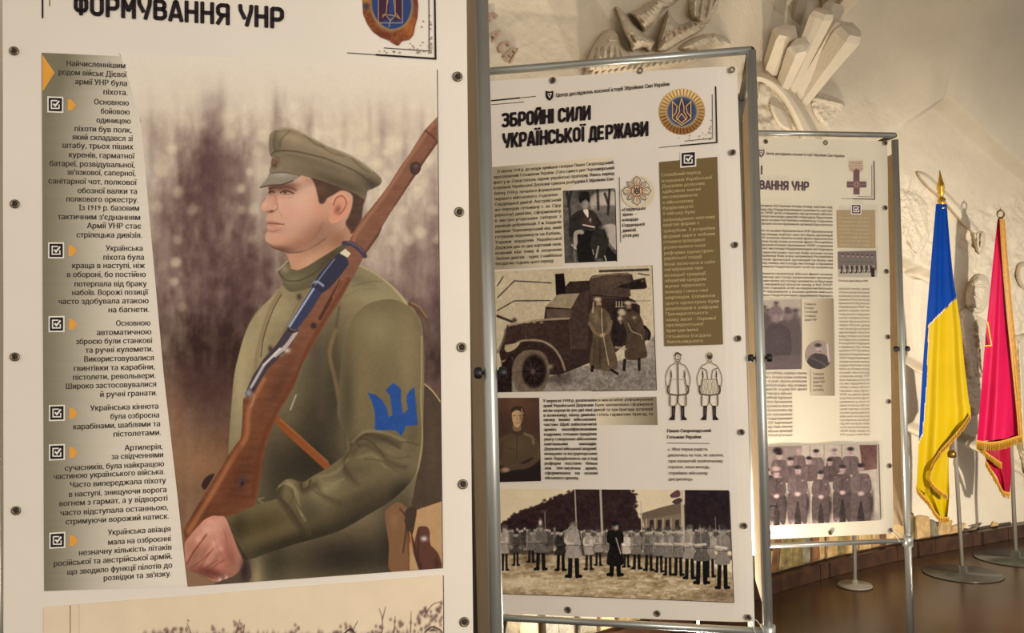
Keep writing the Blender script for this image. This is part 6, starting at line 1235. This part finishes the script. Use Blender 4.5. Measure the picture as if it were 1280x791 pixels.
# ------------------------------------------------------------------ stone plinth
STM = [mat('stone_ochre', (184, 154, 104), .5, noise=.2, nscale=14, bump=.3, rgb2=(150, 118, 70)), mat('stone_grey', (128, 120, 98), .5, noise=.2, nscale=14, bump=.3, rgb2=(92, 84, 66)),
       mat('stone_olive', (138, 118, 66), .5, nscale=16, bump=.3, rgb2=(92, 78, 44)), mat('stone_sand', (200, 170, 124), .5, nscale=12, bump=.3, rgb2=(166, 130, 84)), mat('stone_rust', (126, 86, 50), .5, nscale=12, bump=.3, rgb2=(84, 56, 34))]
TILE = mat('brown_marble_tile', (66, 42, 26), .3, nscale=10, rgb2=(46, 30, 20), bump=.05)
GROUT = mat('dark_grout', (70, 52, 38), .8)
def stone_top(x):   # upper edge of the stone cladding along the picture's x, as a height on the wall
    return np.interp(x, [560, 960, 1100, 1130, 1170, 1210, 1252, 1262, 1400], [700, 655, 640, 641, 650, 660, 671, 676, 700])
def build_plinth():
    base = []
    t = wall_hit(np.array([600.]), np.array([700.]))[1][0]; te = wall_hit(np.array([1262.]), np.array([650.]))[1][0]
    k = 0; tt = t
    skirt = mesh('baseboard_back', *_skirt_core(), GROUT); tag(skirt, kind='structure')
    xs = np.arange(wall_hit(np.array([600.]), np.array([700.]))[1][0]-.3, WT[-1]-1.5, .42)
    for a in xs:
        a0, a1 = a+.003, a+.417; pr = .030+random.random()*.003; V = []
        for tq in (a0, a1):
            p = wall_xy(np.array([tq]))[0]; n = wall_n(np.array([tq]))[0]
            for o_, z in ((pr+.03, .002), (pr+.03, .100), (.0, .107)): q = p+n*o_; V.append((q[0], q[1], z))
        mesh('tile', V, [(0, 3, 4, 1), (1, 4, 5, 2), (0, 1, 2), (3, 5, 4)], TILE, skirt)
    # stones
    clad = mesh('trim_1', *_clad_core(t, te), GROUT); tag(clad, kind='structure')
    a = t
    while a < te:
        wd = random.uniform(.07, .16); mid = wall_xy(np.array([a+wd/2]))[0]
        px = project(np.array([mid[0], mid[1], .3]))[0]; y = stone_top(px); P = at_wall_height(px, y); top = max(P, .15)
        z0 = .110; lean = random.uniform(-.02, .09); zs = [z0]
        rows = max(1, int(round((top-z0)/.20))); rows = min(rows, 4)
        for r in range(rows): zs.append(z0+(top-z0)*(r+1)/rows+(random.uniform(-.03, .03) if r < rows-1 else random.uniform(-.02, .01)))
        for r in range(rows):
            if zs[r+1]-zs[r] < .03: continue
            split = random.random() < .25 and wd > .14; spans = [(a, a+wd*.5), (a+wd*.5, a+wd)] if split else [(a, a+wd)]
            for s0, s1 in spans:
                j = lambda: random.uniform(-.012, .012); th = random.uniform(.012, .035); g = .004
                C_ = [(s0+g+j()+lean*(r/rows), zs[r]+g), (s1-g+j()+lean*(r/rows), zs[r]+g+j()*.5), (s1-g+j()+lean*((r+1)/rows), zs[r+1]-g+j()), ((s0+s1)/2+j(), zs[r+1]-g+abs(j())), (s0+g+j()+lean*((r+1)/rows), zs[r+1]-g+j())]
                V = []
                for sc_, o_ in ((1, .0), (.97, th*.7), (.86, th)):
                    cx = sum(c[0] for c in C_)/5; cz = sum(c[1] for c in C_)/5
                    for tq, z in C_:
                        tq = cx+(tq-cx)*sc_; z = cz+(z-cz)*sc_; p = wall_xy(np.array([tq]))[0]+wall_n(np.array([tq]))[0]*(.012+o_); V.append((p[0], p[1], z))
                Fc = [tuple(range(10, 15))]+[(i*5+k_, i*5+(k_+1) % 5, i*5+5+(k_+1) % 5, i*5+5+k_) for i in range(2) for k_ in range(5)]
                w_ = px < 900
                mesh('stone', V, Fc, random.choices(STM, (2, 3, 4, 1, 2) if px < 1050 else (4, 1, .6, 5, .5))[0], clad)
        a += wd
def at_wall_height(px, y):
    return float(wall_hit(np.array([px]), np.array([y]))[0][0][2])
def _strip(ts, off0, off1, z0f, z1f):
    V, Fc = [], []
    for t in ts:
        p = wall_xy(np.array([t]))[0]; n = wall_n(np.array([t]))[0]
        for o_, z in ((off0, z0f(t)), (off1, z0f(t)), (off1, z1f(t)), (off0, z1f(t))): q = p+n*o_; V.append((q[0], q[1], z))
    for i in range(len(ts)-1):
        for k in range(4): a, b = i*4+k, i*4+(k+1) % 4; Fc.append((a, b, b+4, a+4))
    Fc += [(3, 2, 1, 0), tuple(range(len(V)-4, len(V)))]
    return V, Fc
def _skirt_core():
    return _strip(np.linspace(.2, WT[-1]-.1, 80), -.03, .026, lambda t: 0, lambda t: .100)
def _clad_core(t0, t1):
    def top(t):
        p = wall_xy(np.array([t]))[0]; px = project(np.array([p[0], p[1], .3]))[0]; return max(at_wall_height(px, stone_top(px)), .13)-.01
    return _strip(np.linspace(t0, t1, 50), -.03, .010, lambda t: .100, top)

def build_floor():
    m = bpy.data.materials.new('polished_brown_floor'); m.use_nodes = True; nt = m.node_tree; b = nt.nodes['Principled BSDF']
    tc = nt.nodes.new('ShaderNodeTexCoord'); n = nt.nodes.new('ShaderNodeTexNoise'); n.inputs['Scale'].default_value = 1.1; n.inputs['Detail'].default_value = 8; n.inputs['Roughness'].default_value = .65
    r = nt.nodes.new('ShaderNodeValToRGB'); r.color_ramp.elements[0].position = .34; r.color_ramp.elements[0].color = (*lin((50, 31, 12)), 1); r.color_ramp.elements[1].position = .7; r.color_ramp.elements[1].color = (*lin((78, 52, 22)), 1)
    nt.links.new(tc.outputs['Object'], n.inputs['Vector']); nt.links.new(n.outputs['Fac'], r.inputs[0]); nt.links.new(r.outputs[0], b.inputs['Base Color'])
    b.inputs['Roughness'].default_value = .27; b.inputs['Specular IOR Level'].default_value = .13
    c = mesh('ceiling', [(-4, -1.5, 4.75), (9, -1.5, 4.75), (9, 9, 4.75), (-4, 9, 4.75)], [(3, 2, 1, 0)], mat('ceiling_paint', (150, 130, 108), .8)); tag(c, kind='structure')
    f = mesh('floor', [(-4, -4, 0), (9, -4, 0), (9, 9, 0), (-4, 9, 0)], [(0, 1, 2, 3)], m); tag(f, kind='structure')

# ------------------------------------------------------------------ flags
def cloth_piece(name, parent, left, right, depth, nfold, amp, m, ny=110, nx=56, top=None, phase=0.0, sag=0.0, keep=None, z_amp=0.0, bottom=None, k=1.0):
    """left/right: lists of (x,y) edge points; folds run down the cloth"""
    L = catmull(left, False, 8); R_ = catmull(right, False, 8)
    def res(p, n):
        s_ = np.concatenate([[0], np.cumsum(np.linalg.norm(np.diff(p, axis=0), axis=1))]); u = np.linspace(0, s_[-1], n); return np.stack([np.interp(u, s_, p[:, 0]), np.interp(u, s_, p[:, 1])], -1)
    L = res(L, ny); R_ = res(R_, ny); u = np.linspace(0, 1, nx)[None, :, None]; Q = L[:, None]*(1-u)+R_[:, None]*u
    v = np.linspace(0, 1, ny)[:, None]; uu = np.linspace(0, 1, nx)[None, :]
    d = depth+amp*np.sin(uu*nfold*2*math.pi+phase+np.sin(v*2.3)*.8)*(.25+.75*v)+amp*.4*np.sin(uu*nfold*4.3*math.pi+v*5)*v+sag*uu
    P = at_depth(Q[..., 0], Q[..., 1], np.ones(Q.shape[:2])[..., None]*d[..., None])
    msk = None if keep is None else keep(Q[..., 0], Q[..., 1], v*np.ones_like(uu), uu*np.ones_like(v))
    o = grid_mesh(name, P, m, parent, None, msk)
    return o, P
def fringe(name, parent, pts, depth, length, wd=2.2, ang=0.0, off=-.01):
    p = catmull(pts, False, 10); s_ = np.concatenate([[0], np.cumsum(np.linalg.norm(np.diff(p, axis=0), axis=1))]); V, Fc = [], []
    n = int(s_[-1]/.8); us = np.linspace(0, s_[-1], n); X = np.interp(us, s_, p[:, 0]); Y = np.interp(us, s_, p[:, 1])
    for x, y in zip(X, Y):
        l = length*random.uniform(.8, 1.1); dx = random.uniform(-.6, .6)+ang*l; k = len(V); w_ = .55
        for a, b, o_ in ((x-w_, y-wd, 0), (x+w_, y-wd, 0), (x+w_*.8+dx, y+l, .004), (x-w_*.8+dx, y+l, -.004)):
            q = at_depth(a, b, depth+off+o_); V.append(q)
        for a, b, o_ in ((x-w_, y-wd, 0.004), (x+w_, y-wd, 0.004), (x+w_*.8+dx, y+l, .008), (x-w_*.8+dx, y+l, 0)):
            q = at_depth(a, b, depth+off+o_); V.append(q)
        Fc += [(k, k+1, k+2, k+3), (k+4, k+7, k+6, k+5), (k, k+3, k+7, k+4), (k+1, k+5, k+6, k+2)]
    return mesh(name, V, Fc, FRINGE, parent)
BLUE = mat('blue_satin', (2, 44, 112), .6, spec=.06, noise=.08, nscale=6); YEL = mat('yellow_satin', (164, 136, 3), .5, spec=.10, noise=.06, nscale=6, e=1.0)
CRIM = mat('crimson_satin', (176, 12, 62), .5, spec=.12, noise=.1, nscale=6, e=1.0); RED = mat('dark_red_satin', (140, 10, 36), .5, spec=.1, noise=.1, nscale=6)
GOLDCLOTH = mat('gold_brocade', (168, 116, 20), .5, noise=.25, nscale=60)
def build_flags():
    # Ukrainian flag
    b = at_floor(1203, 717); dpt = b[1]; tp = at_depth(1177, 248, dpt)
    pole = lambda x, y: at_depth(x, y, dpt)
    st = empty('flag', b, 'blue and yellow flag with gold fringe on steel pole with gold spear tip', 'flag', 'flags on floor stands')
    lathe('base_disc', b, [(.05, 0), (.235, .001), (.238, .005), (.232, .008), (.03, .010), (.028, .05), (.014, .055)], DISC, st, 48)
    top3 = pole(1177, 262); tube('pole', [b+np.array([0, 0, .01]), (b*.5+top3*.5), top3], .0125, CHROME, st, 14)
    ax = top3-b
    lathe('finial', pole(1177.2, 257), [(.024, 0), (.026, .005), (.026, .04), (.020, .048), (.012, .055), (.014, .066), (.024, .085), (.020, .10), (.026, .115), (.022, .14), (.017, .155), (.009, .19), (.002, .235)], GOLD, st, 20, ax)
    lathe('finial_collar', pole(1177.0, 262), [(.030, 0), (.032, .004), (.032, .012), (.026, .016)], GOLD, st, 20, ax)
    fd = dpt-.03
    line = lambda x: np.interp(x, [1140, 1160, 1196, 1230], [424, 407.5, 372, 338])
    L_ = [(1170, 255), (1166, 300), (1162, 350), (1158, 400), (1154, 450), (1151, 500), (1149, 545)]
    R_ = [(1183.5, 255), (1187, 300), (1192, 350), (1196, 374), (1201, 410), (1206, 460), (1211, 500), (1213, 522)]
    # the folded-under hoist band stays blue down to the knee of the cloth
    isblue = lambda x, y: (y < line(x)) | ((x < np.interp(y, [400, 420, 480, 548], [1161, 1160.5, 1158.6, 1153])) & (y < 552-(x-1149)*2.2))
    Lf = [(1170, 255), (1166, 300), (1162, 350), (1158, 400), (1154, 450), (1151, 500), (1148, 560), (1146, 600), (1145.5, 612)]
    Rf = [(1183.5, 255), (1187, 300), (1192, 350), (1196, 374), (1201, 410), (1206, 460), (1211, 500), (1213, 521), (1200, 542)]
    kw = dict(ny=190, nx=64)
    mk = lambda test: (lambda X, Y, V, U: test(X, Y) & front(X, Y))
    front = lambda X, Y: Y < np.interp(X, [1140, 1146, 1163, 1164, 1172, 1186, 1200, 1213], [610, 611, 622, 592, 575, 558, 541, 521])
    Lq = [(1170, 255), (1166, 300), (1162, 350), (1158, 400), (1154, 450), (1151, 500), (1148, 560), (1146, 600), (1145, 625)]
    Rq = [(1183.5, 255), (1187, 300), (1192, 350), (1196, 374), (1201, 410), (1206, 460), (1211, 500), (1213.5, 522), (1213.5, 625)]
    cloth_piece('blue_field', st, Lq, Rq, fd, 1.7, .017, BLUE, keep=lambda X, Y, V, U: isblue(X, Y) & front(X, Y), **kw)
    cloth_piece('yellow_field', st, Lq, Rq, fd, 1.7, .017, YEL, keep=lambda X, Y, V, U: (~isblue(X, Y+.6) | ~isblue(X, Y)) & front(X, Y), **kw)
    cloth_piece('yellow_tail', st, [(1163, 560), (1152, 590), (1145.5, 612), (1160, 632), (1174, 650)], [(1196, 535), (1187, 556), (1186, 590), (1186.5, 620), (1184, 650)], fd+.035, 1.4, .018, YEL, 70, 40)
    fringe('fringe', st, [(1213, 519), (1203, 534), (1190, 549), (1174, 567), (1163, 588), (1164, 602), (1172, 612), (1184, 620)], fd-.03, 5, 2.5)
    fringe('fringe', st, [(1145.6, 611), (1153, 620), (1161, 628), (1168, 640), (1176, 648), (1186, 648)], fd+.02, 5, 2.5)
    lathe('pole_bracket', pole(1190.5, 572), [(.016, 0), (.024, .006), (.026, .03), (.016, .05)], mat('bronze_bracket', (120, 88, 40), .35, metal=.8), st, 14, ax)
    # crimson flag
    b = at_floor(1270, 698); dpt = b[1]; pole = lambda x, y: at_depth(x, y, dpt)
    st = empty('flag', b, 'crimson flag with gold edging and ring finial on steel pole', 'flag', 'flags on floor stands')
    lathe('base_disc', b, [(.05, 0), (.260, .001), (.263, .005), (.257, .008), (.03, .010), (.028, .05), (.014, .055)], DISC, st, 48)
    top3 = pole(1251, 272); tube('pole', [b+np.array([0, 0, .01]), b*.5+top3*.5, top3], .0135, CHROME, st, 14); ax = top3-b
    lathe('finial', pole(1250.6, 275), [(.014, 0), (.018, .008), (.012, .016), (.010, .022)], mat('aged_brass', (120, 96, 60), .35, metal=.8), st, 14, ax)
    c0 = pole(1250.8, 267.5); ring = [c0+np.array([.024*math.cos(a), 0, .026*math.sin(a)+.0]) for a in np.arange(25)*2*math.pi/24]
    tube('finial_ring', ring, .006, _m['aged_brass'], st, 8); tube('finial_spike', [c0+np.array([0, 0, .024]), c0+np.array([0, 0, .045])], [.007, .001], _m['aged_brass'], st, 8)
    fd = dpt-.065
    cloth_piece('crimson_field', st, [(1247, 274), (1243, 310), (1238, 360), (1232, 420), (1227, 480), (1223, 530), (1221, 552)], [(1255, 274), (1259, 320), (1264, 380), (1270, 440), (1275, 500), (1277, 546)], fd, 1.3, .02, CRIM, 130, 50)
    cloth_piece('gold_edging', st, [(1249.5, 274), (1252, 320), (1257, 380), (1262, 430), (1267, 480), (1271, 520), (1273, 548)], [(1256, 274), (1259.5, 320), (1265, 380), (1270, 430), (1274, 480), (1277, 520), (1279, 546)], fd-.032, 1.0, .006, GOLDCLOTH, 90, 8)
    cloth_piece('red_tail', st, [(1232, 552), (1233, 576), (1246, 596), (1253, 616)], [(1262, 540), (1263, 566), (1264, 590), (1262, 620)], fd+.035, 1.2, .016, RED, 50, 26)
    fringe('fringe', st, [(1221, 552), (1235, 554), (1250, 553), (1264, 549), (1278, 545)], fd-.035, 9, 2)
    fringe('fringe', st, [(1232, 577), (1240, 590), (1248, 604), (1254, 615), (1262, 617)], fd+.02, 6, 2)
    fringe('fringe', st, [(1222, 556), (1232, 566), (1243, 574), (1252, 580)], fd+.0, 6, 2)
    V, Fc = [], []
    for (ax_, ay), (bx, by) in (((1234.5, 402), (1239.5, 432)), ((1239.5, 432), (1231, 432))):
        L = math.hypot(bx-ax_, by-ay); nx_, ny_ = -(by-ay)/L*.8, (bx-ax_)/L*.8; k = len(V)
        for x, y in ((ax_+nx_, ay+ny_), (ax_-nx_, ay-ny_), (bx-nx_, by-ny_), (bx+nx_, by+ny_)): V.append(at_depth(x, y, fd-.04))
        Fc.append((k, k+1, k+2, k+3))
    mesh('gold_emblem_line', V, Fc, mat('gold_thread', (214, 160, 30), .5), st)
def build_posts():
    b = at_floor(1068.5, 733); st = empty('post_stand', b, 'slim grey post on flat oval base seen under the far banner', 'post')
    lathe('base_disc', b, [(.03, 0), (.10, .002), (.104, .008), (.098, .016), (.02, .02), (.017, .04), (.012, .045)], GREYDISC, st, 36); t_ = at_depth(1066.5, 500, b[1]); tube('pole', [b+np.array([0, 0, .01]), t_], .0125, STEEL, st, 12)
    b = at_floor(873, 830); st = empty('post_stand', b, 'pale slim post on flat base seen below the middle banner', 'post')
    lathe('base_disc', b, [(.03, 0), (.10, .002), (.104, .008), (.098, .016), (.02, .02), (.017, .04), (.010, .045)], GREYDISC, st, 36); t_ = at_depth(871, 560, b[1]); tube('pole', [b+np.array([0, 0, .01]), t_], .007, CORD, st, 12)

build_floor()
wall = build_wall()
build_reliefs(wall)
build_plinth()
build_stands()
build_banner1(); build_banner2(); build_banner3()
build_flags(); build_posts()
bpy.data.objects.remove(_to, do_unlink=True)
